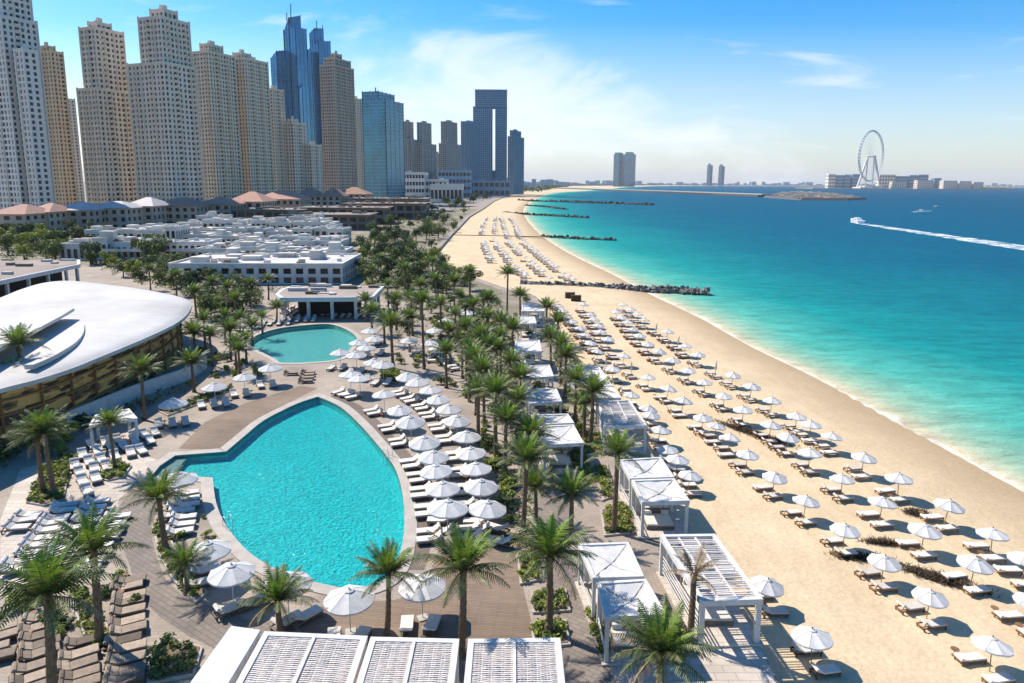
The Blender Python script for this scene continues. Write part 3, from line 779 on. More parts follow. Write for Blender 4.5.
def glass_tower(label, segs, Y, glass, fh, al, frame=M['mullion'], slab=False, name='glass_tower', spire=None, al2=None):
    """stack of curtain wall blocks: (x0, xs, x1, ytop) with an optional sloping top (dz left to right)"""
    piv = A(segs[0][1], segs[0][3], Y); piv.z = 0
    root = thing(name, label, 'tower', piv, 0, G_)
    for k, (x0, xs, x1, yt, slope, dY) in enumerate(segs):
        fp, zt = corner_box(x0, xs, x1, yt, Y+dY, al)
        n = 4; gl = MB(); fr = MB()
        c = [Vector((p.x-piv.x, p.y-piv.y)) for p in fp]
        zs = [zt-slope, zt-slope*0.3, zt, zt-slope*0.6]
        for i in range(4):
            j = (i+1)%4
            gl.face([(c[i].x,c[i].y,0),(c[j].x,c[j].y,0),(c[j].x,c[j].y,zs[j]),(c[i].x,c[i].y,zs[i])])
        gl.face([(c[i].x,c[i].y,zs[i]) for i in range(4)])
        z = fh
        e = [Vector(q) for q in offset_poly([tuple(q) for q in c], 0.9 if slab else 0.2)]
        while z < zt-slope:
            fr.prism([tuple(q) for q in e], z, z+(0.5 if slab else 0.45))
            z += fh
        for i in range(4):
            j = (i+1)%4; Ln = (c[j]-c[i]).length; nn = max(2, int(Ln/(9 if slab else 6)))
            for t in range(nn+1):
                q = c[i]+(c[j]-c[i])*t/nn; zz = zs[i]+(zs[j]-zs[i])*t/nn
                fr.box(q.x-0.35, q.x+0.35, q.y-0.35, q.y+0.35, 0, zz+1.0)
        gl.build('glass_block', glass, root); fr.build('facade_grid', M['slabedge'] if slab else frame, root)
    if spire:
        mbs = MB()
        for (px, y0, y1) in spire:
            a = A(px, y0, Y+5); b = A(px, y1, Y+5)
            mbs.bar((a.x-piv.x, 8, a.z), (b.x-piv.x, 8, b.z), 1.2)
        mbs.build('spire', frame, root)
    return root
glass_tower('tallest blue glass skyscraper with a curved slanting crown and thin mast', [(283,295,306,26,4,0),(283,288,300,12,26,6),(270,276,286,48,14,-6),(296,302,309,84,10,-4)], 1100, M['blueglass'], 8, R(30), spire=[(290,24,3),(286,20,12)])
glass_tower('second blue glass skyscraper, jagged crown, right of the tallest glass one', [(307,318,330,38,16,0),(309,314,323,26,10,5),(307,311,317,50,14,-5)], 1150, M['blueglass'], 8, R(30), spire=[(316,30,20),(322,30,25)])
glass_tower('teal glass slab block with white balcony lines, standing nearest the beach', [(362,385,403,99,0,0),(362,378,394,91,0,4)], 800, M['blueglass2'], 3.9, R(18), slab=True, spire=[(375,92,87)])
# far twin blue towers across the bay
for lab, x0, x1, yt, Y in (('left one of the joined blue towers across the bay, with notched top', 614,625.3,154,5200), ('right one of the joined blue towers across the bay, with square top', 624.8,636,153.5,5195),
                           ('thin hazy unfinished tower far across the bay, left of its slim neighbour', 707.5,713,165,8200), ('slim hazy tower far across the bay, right of the unfinished one', 719,725,166,8200)):
    glass_tower(lab, [(x0,(x0+x1)/2,x1,yt,0,0),(x0+1,(x0+x1)/2,x1-2,yt-1.6,0,4)], Y, M['paleblueglass'], 24, R(25), name='distant_tower')

# ------------------------------------------------------------------ low buildings
def block_building(name, label, x0, x1, yt, Y, depth, wall, roof, ncol=8, floors=2, group=None, rot=0.0, extras=(), cat='building', winsz=(0.62,0.62), base=0.0):
    a = A(x0, yt, Y); b = A(x1, yt, Y)
    w = b.x-a.x; h = a.z-base
    root = thing(name, label, cat, (a.x, Y, base), rot, group)
    W = MB(); panes = []
    fp = [Vector((0,0)),Vector((w,0)),Vector((w,depth)),Vector((0,depth))]
    for i in range(4):
        p0, p1 = fp[i], fp[(i+1)%4]
        nc = max(1, int(round(ncol*(p1-p0).length/w)))
        facade(W, panes, p0, p1, 0, h-0.9, nc, max(2.5,(h-0.9)/floors), winsz[0], winsz[1], 0.5)
    # parapet ring
    W.box(-0.15,w+0.15,-0.15,0.3,h-0.9,h); W.box(-0.15,w+0.15,depth-0.3,depth+0.15,h-0.9,h)
    W.box(-0.15,0.3,0.3,depth-0.3,h-0.9,h); W.box(w-0.3,w+0.15,0.3,depth-0.3,h-0.9,h)
    W.build('wall', wall, root)
    Rf = MB(); Rf.box(0.3,w-0.3,0.3,depth-0.3,h-0.8,h-0.45); rf_ = Rf.build('roof', roof, root)
    rr = random.Random(int(x0*31+Y))
    fac = sorted(panes, key=lambda q: q[0][1])
    nf = [q for q in panes if abs(q[0][1]-0.5) < 0.01 and abs(q[1][1]-0.5) < 0.01][:60]
    rest = [q for q in panes if q not in nf]
    for q in nf:
        m_ = MB(); m_.face(q); m_.build('window', M['glassdark'], root)
    if rest:
        m_ = MB()
        for q in rest: m_.face(q)
        o = m_.build('window_grid', M['glassdark'], root); o['kind'] = 'stuff'
    for ex in extras:
        if ex == 'vault':
            for k in range(max(1,int(w/14))):
                cx = w*(k+0.5)/max(1,int(w/14)); v = MB(); rad = min(5.0, w*0.2); nn = 12; dp = depth*0.45
                pts = [(cx+rad*math.cos(math.pi*t/nn), rad*0.5*math.sin(math.pi*t/nn)) for t in range(nn+1)]
                vs = [(x, depth*0.3, h-0.45+z) for x,z in pts]+[(x, depth*0.3+dp, h-0.45+z) for x,z in pts]
                fs = [(t, t+1, nn+2+t, nn+1+t)[::-1] for t in range(nn)]+[tuple(range(nn+1))[::-1], tuple(range(nn+1,2*nn+2))]
                v.mesh(vs, fs); v.build('vault', M['whitewall'], rf_, True)
        if ex == 'huts':
            for k in range(max(2,int(w/6))):
                x = rr.uniform(1, max(1.5,w-6)); y = rr.uniform(1.5, max(2,depth-5)); v = MB()
                ww_, dd, hh = rr.uniform(2,5), rr.uniform(2,4), rr.choice((0.5,0.8,1.1,1.6,2.4))
                v.box(x,x+ww_,y,y+dd,h-0.45,h-0.45+hh); v.box(x-0.15,x+ww_+0.15,y-0.15,y+dd+0.15,h-0.45+hh,h-0.3+hh)
                v.build('roof_hut', wall if rr.random() < 0.6 else roof, rf_)
        if ex == 'units':
            for k in range(max(4,int(w/2.5))):
                x = rr.uniform(1, w-2); y = rr.uniform(1, depth-2); v = MB(); s = rr.uniform(0.6,1.6)
                v.box(x,x+s,y,y+s*0.8,h-0.45,h-0.45+s*0.7); v.build('roof_unit', rr.choice((M['concrete'],M['wicker'],M['whitewall'])), rf_)
        if ex == 'terrace':
            v = MB(); v.box(-1.2,w+1.2,-2.6,0.0-0.16,h*0.5-0.15,h*0.5); v.box(-1.2,w+1.2,-2.6,-2.5,h*0.5,h*0.5+0.9); v.build('balcony', wall, root)
    return root
GW = 'white flat roofed resort buildings'
WW = M['whitewall']; RW = M['roofwhite']
wb0 = block_building('resort_building','long white two storey block with a row of dark windows behind the pool bar',168,341,263,178,30,14,2,WW,RW,14,2,GW,0.03) if False else None
block_building('resort_building','long white two storey block with a row of dark windows behind the pool bar',168,341,263,178,26,WW,RW,14,2,GW,0.03,('huts','huts','units'))
vr = random.Random(77)
for nm,x0,x1,yt,Y,dp,fl in [('first row behind the long windowed block',196,348,250,218,15,2),('second row of the white village',150,344,243,240,15,2),('third row of the white village',176,340,236,264,17,2),
                            ('fourth row of the white village',120,344,229,290,18,2),('fifth row of the white village',180,338,223,318,18,2),('rear row of the white village',196,326,217.5,350,20,2),
                            ('low row left of the white village among trees',58,150,241,234,16,1),('upper row left of the white village',84,176,227,268,20,2)]:
    x = x0; k = 0
    while x < x1-7:
        wpx = vr.uniform(15,38)*(240/Y)**0.5; xe = min(x1, x+wpx)
        block_building('resort_building','white block, %s from left in the %s' % (nth(k), nm), x, xe-vr.uniform(0.6,3.0), yt+vr.uniform(-3.5,3.0), Y+vr.uniform(-5,5), dp*vr.uniform(0.6,1.0), WW, RW, max(2,int((xe-x)/6)), fl, GW, vr.uniform(-0.03,0.06), tuple(q for q in ('huts','units','vault','terrace') if vr.random() < (0.8,0.9,0.25,0.3)[('huts','units','vault','terrace').index(q)]))
        x = xe; k += 1
GB = 'brown terraced buildings behind the garden'
bb = [
 ('brown terraced block nearest the white village with deep shaded eaves',284,366,214,386,26,9,2),
 ('brown flat roofed block left, below the red tiled long house',236,300,209,425,26,7,2),
 ('brown flat roofed block in the middle of the brown terraces',300,384,207,440,26,9,2),
 ('brown block with pale roof right of the middle terraces',345,380,203,500,30,5,2),
 ('long brown block with pinkish roof before the teal glass slab',350,424,198,560,40,9,2),
 ('brown block with pale roof furthest right by the dark trees',378,422,203,500,30,5,2),
]
for lab,x0,x1,yt,Y,dp,nc,fl in bb:
    r_ = block_building('terraced_building', lab, x0,x1,yt,Y,dp,M['brownwall'],M['brownroof'],nc,fl,GB,0.02,('huts','units'),winsz=(0.7,0.6))
    a = A(x0,yt,Y); b = A(x1,yt,Y); w = b.x-a.x; v = MB(); v.box(-2,w+2,-3,dp+2,a.z-0.42,a.z-0.1); v.build('eave', M['brownroof'], r_)

def hip_house(label, x0, x1, ye, yr, Y, depth, roofm, wallm, group):
    a = A(x0, ye, Y); b = A(x1, ye, Y); w = b.x-a.x; h = a.z; rz = A((x0+x1)/2, yr, Y+depth/2).z
    rz = max(rz, h+2)
    root = thing('tiled_house', label, 'house', (a.x, Y, 0), 0, group)
    W = MB(); panes = []
    fp = [Vector((0,0)),Vector((w,0)),Vector((w,depth)),Vector((0,depth))]
    for i in range(4): facade(W, panes, fp[i], fp[(i+1)%4], 0, h, max(2,int((fp[(i+1)%4]-fp[i]).length/4.5)), 4.2, 0.5, 0.55, 0.5)
    W.build('wall', wallm, root)
    g = MB()
    for q in panes: g.face(q)
    o = g.build('window_grid', M['glassdark'], root); o['kind'] = 'stuff'
    rf = MB(); e = 1.2; rl = max(0.0, w-depth)/2
    n = max(1, int(w/16)); 
    for k in range(n):
        xa, xb = w*k/n-(e if k==0 else 0.02), w*(k+1)/n+(e if k==n-1 else -0.02)
        ins = min((xb-xa)*0.42, depth*0.45)
        hh = h + 0.05 + 0.03*k
        vs = [(xa,-e,hh),(xb,-e,hh),(xb,depth+e,hh),(xa,depth+e,hh),(xa+ins,depth/2,rz-0.4*(k%2)),(xb-ins,depth/2,rz-0.4*(k%2))]
        rf.mesh(vs, [(0,1,5,4),(1,2,5),(2,3,4,5),(3,0,4),(3,2,1,0)])
    rf.build('roof', roofm, root)
GR = 'tiled podium houses at the foot of the towers'
rows = [
 ('brown tiled house at the far left edge below the tallest pale tower',-12,24,214,204,330,26,'tile'),
 ('brown tiled house with pale gable second from the left edge',24,48,212,203,345,24,'tile'),
 ('house with pale lilac roof below the golden tan tower',46,88,210,202,360,26,'tilepale'),
 ('house with long blue-grey roof below the second tall tower',84,126,208,201,375,26,'tileblue'),
 ('house with white tented roof between the blue-grey and brown roofs',124,152,206,197,392,24,'tilepale'),
 ('dark brown tiled house below the broad stepped tower',150,196,206,197.5,410,26,'tile'),
 ('brown tiled house below the sand coloured crowned tower',196,230,204,197,430,26,'tile'),
 ('red pyramid roofed house standing forward of the tiled row',228,262,201.5,191.5,455,28,'tile'),
 ('long red-brown tiled house below the slim yellowish tower',256,300,199,190,500,28,'tile'),
 ('long red-brown tiled house below the low beige towers',296,340,196,187.5,560,28,'tile'),
 ('last red-brown tiled house beside the teal glass slab',336,366,194,187,620,28,'tile'),
]
for lab,x0,x1,ye,yr,Y,dp,rm in rows: hip_house(lab,x0,x1,ye,yr,Y,dp,M[rm],M['podium'],GR)
# pale stepped buildings between the teal slab and gated tower
GP = 'pale stepped beachfront buildings far down the shore'
pl_ = [
 ('pale terraced beachfront block right beside the teal glass slab',400,424,172,980,50,8,4),
 ('pale stepped beachfront block second from the teal slab',418,446,179,1000,40,8,3),
 ('grey podium block under the dark rounded tower',438,470,170,1180,50,9,4),
 ('low grey podium under the gated tower',458,510,180,1350,60,10,2),
 ('low pale block among trees below the grey podium',430,462,184,900,30,8,1),
]
for lab,x0,x1,yt,Y,dp,nc,fl in pl_:
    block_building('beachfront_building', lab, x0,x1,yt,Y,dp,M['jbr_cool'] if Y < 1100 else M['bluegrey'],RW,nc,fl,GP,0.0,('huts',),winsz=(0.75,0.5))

# ------------------------------------------------------------------ shell roof building (left)
def shell_building():
    out = [(-60,408),(0,389),(35,380),(70,369),(100,357),(150,336),(178,322),(190,310),(189,301),(170,295),(130,288),(75,281.5),(45,283),(20,290),(0,298),(-60,320)]
    ZR = 7.0
    pts = [tuple(v) for v in smooth_open([P(x,y,ZR).xy for x,y in out], 4)]
    pts = ccw(pts)
    cx = sum(p[0] for p in pts)/len(pts); cy = sum(p[1] for p in pts)/len(pts)
    root = thing('pavilion', 'large white shell roofed pavilion with golden rattan front at the left', 'building', (cx, cy, 0))
    loc = [(x-cx, y-cy) for x,y in pts]
    n = len(loc)
    T = MB(); rings = [(1.0,ZR,),(0.985,ZR+0.18),(0.9,ZR+0.38),(0.8,ZR+0.55),(0.68,ZR+0.7),(0.55,ZR+0.82),(0.4,ZR+0.9),(0.2,ZR+0.95)]
    vs = []; fs = []
    rings = [(1.0,ZR)]+rings
    for s, z in [(1.0, ZR-0.45)]+rings: vs += [(x*s, y*s, z) for x,y in loc]
    for k in range(len(rings)):
        for i in range(n):
            j = (i+1)%n; fs.append((k*n+i, k*n+j, (k+1)*n+j, (k+1)*n+i))
    fs.append(tuple(range(len(rings)*n, (len(rings)+1)*n)))
    fs.append(tuple(range(n))[::-1])
    T.mesh(vs, fs); sr = T.build('shell_roof', M['shell'], root, True)
    for i, pg in enumerate(sr.data.polygons):
        if i < n or i == len(fs)-1: pg.use_smooth = False
    wl = offset_poly(loc, -2.0)
    W = MB()
    for i in range(n):
        j = (i+1)%n
        a = wl[i]; b = wl[j]
        W.face([(a[0],a[1],0),(b[0],b[1],0),(b[0],b[1],ZR-0.45),(a[0],a[1],ZR-0.45)])
    W.build('rattan_wall', M['rattan'], root)
    # timber fins in front of the rattan
    fn = MB()
    w2 = offset_poly(loc, -1.75)
    for q in resample([Vector(v) for v in w2]+[Vector(w2[0])], 4.2):
        fn.box(q.x-0.1,q.x+0.1,q.y-0.1,q.y+0.1,0,ZR-0.5)
    for z in (1.9,3.7,5.2):
        for i in range(n):
            j = (i+1)%n; fn.bar((w2[i][0],w2[i][1],z),(w2[j][0],w2[j][1],z),0.18,0.22)
    fn.build('timber_frame', M['wood'], root)
    # raised roof slab with a recess below its lip
    sl = ccw([(P(x,y,9.6).x-cx, P(x,y,9.6).y-cy) for x,y in [(-60,318),(0,311),(60,306.5),(74,307),(62,314),(36,328),(0,346),(-60,373)]])
    s = MB(); s.prism(sl, 9.05, 9.45); s.build('raised_slab', M['shell'], root)
    cl = offset_poly(sl, -2.2); s = MB(); s.prism(cl, 7.3, 9.05); s.build('clerestory', M['rattan'], root)
    # added curved ridge beside the recess, standing in for a curved shadow
    cv = [P(x,y,8.4) for x,y in [(80,322),(79,330),(72,339),(60,347),(45,355),(28,362)]]
    cv = smooth_open(cv, 4); s = MB()
    for a, b in zip(cv, cv[1:]):
        s.bar((a.x-cx,a.y-cy,7.85),(b.x-cx,b.y-cy,7.85),0.9,0.5)
    s.build('curved_shadow_ridge', M['shell'], root)
shell_building()
# curved white garden wall in front
mb = MB()
wp = smooth_open([P(x,y,0) for x,y in [(66,428),(95,416),(130,401),(160,390),(190,379),(206,368)]], 6)
for a, b in zip(wp, wp[1:]): mb.bar((a.x,a.y,0.9),(b.x,b.y,0.9),0.35,1.8)
tag(mb.build('garden_wall', M['white']), 'curved white wall below the golden front of the shell roofed pavilion', 'wall')

# flat roofed colonnade behind the shell
def colonnade(label, roof_px, z, cols_px, roofm, fascia=0.9, inner=True, name='colonnade', units=0):
    pl = [tuple(v) for v in poly(roof_px, z)]
    cx = sum(p[0] for p in pl)/len(pl); cy = sum(p[1] for p in pl)/len(pl)
    root = thing(name, label, 'building', (cx,cy,0))
    l = [(x-cx,y-cy) for x,y in pl]
    m_ = MB(); m_.prism(l, z-fascia, z); m_.build('roof_slab', M['white'], root)
    m_ = MB(); m_.prism(offset_poly(l,-0.7), z-0.1, z+0.05); m_.build('roof_surface', roofm, root)
    rr = random.Random(5)
    xs = [p[0] for p in l]; ys = [p[1] for p in l]
    k = 0
    while k < units:
        x = rr.uniform(min(xs)+2,max(xs)-3); y = rr.uniform(min(ys)+1.5,max(ys)-1.5)
        if inside(x,y,l) and inside(x+2,y,l):
            v = MB(); w = rr.uniform(1.2,4); v.box(x,x+w,y,y+rr.uniform(0.6,1.4),z+0.05,z+rr.uniform(0.25,0.8)); v.build('roof_panel', M['roofwhite'] if rr.random()<.6 else M['wicker'], root); 
            k += 1
    rim = [Vector(q) for q in offset_poly(l,-0.9)]
    for q in resample(rim+[rim[0]], cols_px)[:-1]:
        v = MB(); v.box(q.x-0.28,q.x+0.28,q.y-0.28,q.y+0.28,0,z-fascia); v.build('column', M['white'], root)
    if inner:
        il = offset_poly(l,-4.2); v = MB(); v.prism(il, 0, z-fascia-0.02); v.build('interior_shade_block', M['dark'], root)  # solid near-black block: shade under the roof put into its colour
    return root
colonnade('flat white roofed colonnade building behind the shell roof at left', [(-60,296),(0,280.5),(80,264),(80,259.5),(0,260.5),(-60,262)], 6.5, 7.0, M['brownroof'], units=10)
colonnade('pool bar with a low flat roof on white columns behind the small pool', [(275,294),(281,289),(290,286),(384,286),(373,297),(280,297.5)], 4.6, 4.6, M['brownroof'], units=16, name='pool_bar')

# ------------------------------------------------------------------ palms
def crown_bm(seed, nf=34, L=2.7, dry=4):
    rr = random.Random(seed); mb = MB()
    for k in range(nf):
        az = k*2.39996+rr.uniform(-0.2,0.2)
        t = k/nf                                     # 0 young upright -> 1 old drooping
        el0 = R(84-76*t+rr.uniform(-8,8)); ln = L*(0.72+0.28*min(1,t*2.5))*rr.uniform(0.9,1.1)
        droop = R(28+44*t)
        m = 1 if t < 0.25 else 0
        if t > 0.92 and dry: m = 2
        nseg = 9; p = Vector((0.12*math.cos(az),0.12*math.sin(az),0.05)); pts = [p.copy()]; dirs = []
        for s in range(nseg):
            e = el0-droop*(s/nseg)**1.3
            d = Vector((math.cos(az)*math.cos(e), math.sin(az)*math.cos(e), math.sin(e)))
            dirs.append(d); p = p+d*ln/nseg; pts.append(p.copy())
        side = Vector((-math.sin(az), math.cos(az), 0))
        # rachis
        for s in range(nseg):
            a, b = pts[s], pts[s+1]; w = 0.035*(1-s/nseg)+0.01
            mb.face([a-side*w, a+side*w, b+side*w*0.8, b-side*w*0.8], m)
        nl = 24
        for q in range(2, nl):
            f = q/nl*nseg; s = min(int(f), nseg-1); c = pts[s].lerp(pts[s+1], f-s); d = dirs[s]
            up = side.cross(d)
            le = 0.50*math.sin(math.pi*min(0.97,0.16+0.8*q/nl))*rr.uniform(0.8,1.15)*L/2.7
            for sg in (-1,1):
                v = (side*sg*0.8+d*0.62+up*rr.uniform(-0.05,0.35)-Vector((0,0,0.18+0.25*t))).normalized()
                w = d*0.045*L/2.7
                e = c+v*le
                mb.face([c-w, c+w, e+w*0.35, e-w*0.35], m)
    return mb
def trunk_bm(seed, curve):
    rr = random.Random(seed); mb = MB(); pts = []; rad = []
    n = 22
    for k in range(n+1):
        t = k/n
        pts.append((curve*math.sin(t*1.6)*0.5, curve*0.3*t*t, t)); 
        r = 0.20-0.05*t+(0.09*(1-t*8) if t < 0.125 else 0)
        rad.append(r*(1.0 if k % 2 else 1.14)+(0.05 if t > 0.93 else 0))
    mb.tube(pts, rad, 9)
    return mb
PALMS = []
CRV = (0.25,-0.3,0.12,-0.15,0.4,-0.22)
for v in range(6):
    cm = crown_bm(20+v, (34,30,40,26,36,32)[v], (2.7,2.55,2.8,2.45,2.7,2.6)[v], (4,0,4,0,4,4)[v]); tm = trunk_bm(40+v, CRV[v])
    root = thing('date_palm', 'date palm', 'palm tree')
    t = tm.build('trunk', M['trunk'], root); c = cm.build('crown', [M['frond'],M['frond2'],M['dryfrond']], root)
    PALMS.append([root, t, c, False, CRV[v]])
def put_palm(px, py, h, label, group='date palms of the resort', scale=1.0, z=0.0, v=None, rz=None, loc=None):
    v = rnd.randrange(6) if v is None else v
    pr = PALMS[v]; rz = rnd.uniform(0,6.28) if rz is None else rz
    loc = P(px,py,z) if loc is None else loc
    if not pr[3]:
        pr[3] = True; r, t, c = pr[0], pr[1], pr[2]
    else:
        r = pr[0].copy(); col.objects.link(r)
        t = pr[1].copy(); col.objects.link(t); t.parent = r
        c = pr[2].copy(); col.objects.link(c); c.parent = r
    r.location = loc; r.rotation_euler = (0,0,rz)
    t.scale = (scale,scale,h); c.scale = (scale,)*3
    cv = pr[4]
    c.location = (cv*math.sin(1.6)*0.5*scale, cv*0.3*scale, h-0.05)
    return tag(r, label, 'palm tree', group)
def palm_from(cpx, cpy, bpx, bpy, label, scale=1.0, v=None, z=0.0):
    b = P(bpx,bpy,z); c = A(cpx,cpy,b.y)
    h = max(1.0, min(11, c.z-z))
    return put_palm(0,0,h,label,scale=scale,v=v,loc=b)
near_palms = [
 (27,345,28,424,'tall palm overlapping the left tip of the shell roof',1.25),
 (10,374,18,430,'palm at the left edge below the shell roof, just under the tallest one',1.0),
 (140,372,144,420,'palm standing before the golden front of the shell roofed pavilion',1.0),
 (50,432,54,496,'right one of the two palms in the left oval planting bed',1.0),
 (34,438,43,493,'left one of the two palms in the left oval planting bed',1.0),
 (115,424,115,470,'short palm in a small round bed left of the pool steps',0.8),
 (161,497,166,553,'palm beside the curved path left of the large pool',1.05),
 (91,553,100,645,'bright crowned palm left of the curved grey path, second from the bottom left',1.2),
 (46,598,53,705,'nearest palm at the bottom left corner over dark loungers',1.25),
 (190,564,187,594,'short grey palm between curved path and poolside parasols',0.8),
 (282,598,281,633,'short grey palm before a parasol at the near end of the pool',0.9),
 (387,575,387,640,'palm at the near pool edge between two big parasols',0.85),
 (461,572,461,655,'tall palm left of the lattice pavilions, in the brown tiled terrace',1.1),
 (549,557,549,634,'dense tall palm in a square green bed beside the grey promenade',1.15),
 (571,496,570,542,'palm in the middle of the grey promenade behind the dense tall one',1.0),
 (613,454,614,532,'tall palm in a green bed left of the double fabric cabana',1.05),
 (522,460,523,537,'tall thin palm at the left edge of the promenade near two parasols',1.0),
 (536,488,536,522,'short palm just right of the tall thin promenade palm',0.8),
 (656,652,660,700,'palm at the bottom edge in front of the nearest fabric cabana',1.05),
 (494,392,496,458,'tall palm behind the right hand parasol row, left of the fabric cabanas',1.05),
 (506,420,505,473,'palm just right of the parasol row, in front of a taller palm',0.95),
 (590,393,590,446,'palm between the two columns of cabanas, nearest of three',1.0),
 (576,380,575,422,'palm between the cabana columns, middle of three',0.95),
 (565,357,565,398,'palm between the cabana columns, furthest of three',0.95),
 (550,338,551,378,'tall palm behind the third cabana from the near end',0.9),
 (394,325,393,368,'broad palm right of the small pool',1.15),
 (423,302,424,369,'tall slim palm right of the broad palm by the small pool',1.0),
 (193,363,194,392,'bright green palm at the end of the curved white wall',0.95),
 (506,274,507,316,'lone tall palm before the rock groyne',1.0),
 (520,296,520,328,'palm right below the lone tall palm at the groyne',0.95),
 (470,272,470,299,'palm at the edge of the sand patch left of the groyne palm',1.0),
]
for cx,cy,bx,by,lab,sc in near_palms: palm_from(cx,cy,bx,by,lab,sc*1.0)
# bare trunk palm beside the slatted cabana
b = P(690,642,0); c = A(698,574,b.y)
root = thing('dry_palm', 'nearly bare palm with dry fronds beside the large slatted cabana', 'palm tree', b)
tb = trunk_bm(77,0.1); o = tb.build('trunk', M['trunk'], root); o.scale = (1,1,c.z)
cb = crown_bm(78, 11, 1.9, 0); o = cb.build('crown', [M['dryfrond']]*3, root); o.location = (0.05,0.03,c.z-0.05)
# palm clumps: (crown x, crown y, base y)
clumps = {
 'the long palm avenue left of the cabanas': [(480,338,388),(466,328,376),(476,362,415),(469,350,402),(486,318,362),(500,322,366),(455,315,352),(484,372,430),(512,330,372),(498,350,398),(488,300,340),(474,305,342),(459,296,330),(510,362,410),(516,400,442),(530,436,480),(450,332,366),(440,305,340),(519,378,420),(486,345,395),(478,392,444),(500,338,386),(462,340,378),(446,352,388),(483,300,338),(465,308,340)],
 'the group beside the shell roof tip': [(205,320,350),(225,316,345),(230,331,360),(212,336,366),(240,318,342),(196,334,368),(236,344,372)],
 'the mixed trees right of the white village': [(404,270,297),(420,285,318),(436,280,308),(388,285,312),(412,300,336),(446,270,295),(454,282,308),(432,262,284),(396,300,330),(372,270,292),(381,258,278),(409,318,352)],
 'the loose line between the cabana columns': [(560,345,384),(584,404,440),(556,322,355),(545,308,338)],
 'the planting around the small pool': [(262,318,334),(252,326,346),(372,312,334),(384,318,344),(366,300,322),(246,340,364),(276,308,322),(240,350,376)],
 'the front garden of the long white block': [(212,282,302),(250,285,306),(176,276,296),(228,288,310),(268,280,300),(150,270,290),(236,300,326),(196,292,318)],
}
for nm, lst in clumps.items():
    lst = sorted(lst)
    for k, (cx,cy,by) in enumerate(lst):
        palm_from(cx, cy, cx+0.5, by, 'date palm, %s from the left in %s' % (nth(k), nm), rnd.uniform(0.85,1.05))

# ------------------------------------------------------------------ broad trees and shrubs
def leaf_blob(mb, c, r, n, size, rr, m=0, flat=0.8):
    for _ in range(n):
        d = Vector((rr.gauss(0,1),rr.gauss(0,1),rr.gauss(0,1))).normalized()
        q = c+Vector((d.x*r, d.y*r, d.z*r*flat))*rr.uniform(0.55,1.05)
        u = Vector((rr.gauss(0,1),rr.gauss(0,1),rr.gauss(0,1)*0.6)).normalized(); w = u.cross(d+Vector((rr.uniform(-.6,.6),rr.uniform(-.6,.6),rr.uniform(-.6,.6))))
        if w.length < 1e-3: continue
        w.normalize(); s = size*rr.uniform(0.6,1.3)
        mb.face([q-u*s, q-w*s*0.5, q+u*s, q+w*s*0.5], m)
TREES = []
for v in range(6):
    rr = random.Random(100+v); mb = MB()
    for k in range(11):
        az = rr.uniform(0,6.28); rad = rr.uniform(0.2,1.9); zz = rr.uniform(2.2,4.6)-rad*0.35
        leaf_blob(mb, Vector((rad*math.cos(az),rad*math.sin(az),zz)), rr.uniform(0.7,1.15), 150, 0.2, rr)
    root = thing('broadleaf_tree', 'tree', 'tree')
    tk = MB(); tk.tube([(0,0,0),(0.08,0.03,1.2),(0.02,0.1,2.4),(0.1,0.05,3.6)], [0.2,0.15,0.12,0.06], 7)
    for k in range(5):
        az = k*1.3; tk.tube([(0.03,0.06,1.6+0.25*k),(0.8*math.cos(az),0.8*math.sin(az),2.6+0.25*k),(1.4*math.cos(az),1.4*math.sin(az),3.1+0.2*k)], [0.09,0.06,0.03], 5)
    tk.build('trunk', M['bark'], root); mb.build('crown', M[('leaf_a','leaf_b','leaf_a','leaf_b','leaf_c','leaf_a')[v]], root)
    TREES.append(Proto(root))
TDESC = ['dark green','mid green','dark green','mid green','bright yellow-green','dark green']
def grove(px_poly, n, nm, smin=0.7, smax=1.3, seed=0, kinds=(0,1,2,3,4,5)):
    rr = random.Random(seed); xs = [p[0] for p in px_poly]; ys = [p[1] for p in px_poly]; got = []
    tries = 0
    while len(got) < n and tries < 9000:
        tries += 1
        x = rr.uniform(min(xs),max(xs)); y = rr.uniform(min(ys),max(ys))
        if not inside(x,y,px_poly): continue
        q = P(x,y,0); mind = 2.4 if q.y < 300 else 4.0
        if any((q-o_[1]).length < mind for o_ in got): continue
        got.append((x,q))
    got.sort(key=lambda t: t[0])
    for k, (x,q) in enumerate(got):
        v = rr.choice(kinds)
        TREES[v].put(q, rr.uniform(0,6.28), rr.uniform(smin,smax), '%s bushy tree, %s from the left in %s' % (TDESC[v], nth(k), nm), 'broadleaf trees in '+nm)
grove([(0,236),(60,228),(130,244),(180,258),(165,266),(70,266),(0,260)], 58, 'the garden left of the white village', 1.0,1.8,1)
grove([(85,262),(170,268),(235,290),(250,310),(215,330),(190,296),(120,276)], 40, 'the garden between shell roof and village', 0.7,1.25,2)
grove([(350,256),(372,238),(372,225),(425,206),(475,205),(462,222),(446,238),(432,252),(448,272),(480,290),(420,300),(370,290)], 96, 'the green belt beside the sandy beach', 0.8,1.6,3)
grove([(430,196),(500,188),(490,198),(470,206),(430,205)], 36, 'the dark belt by the far beach', 1.6,2.6,4,(0,2,5))
grove([(370,300),(470,302),(500,330),(480,352),(420,340),(380,312)], 16, 'the cafe garden behind the small pool', 0.45,0.75,5)
grove([(180,222),(240,216),(300,211),(340,210),(330,213),(200,226)], 26, 'the strip before the tiled houses', 1.3,2.0,6,(0,2,5))
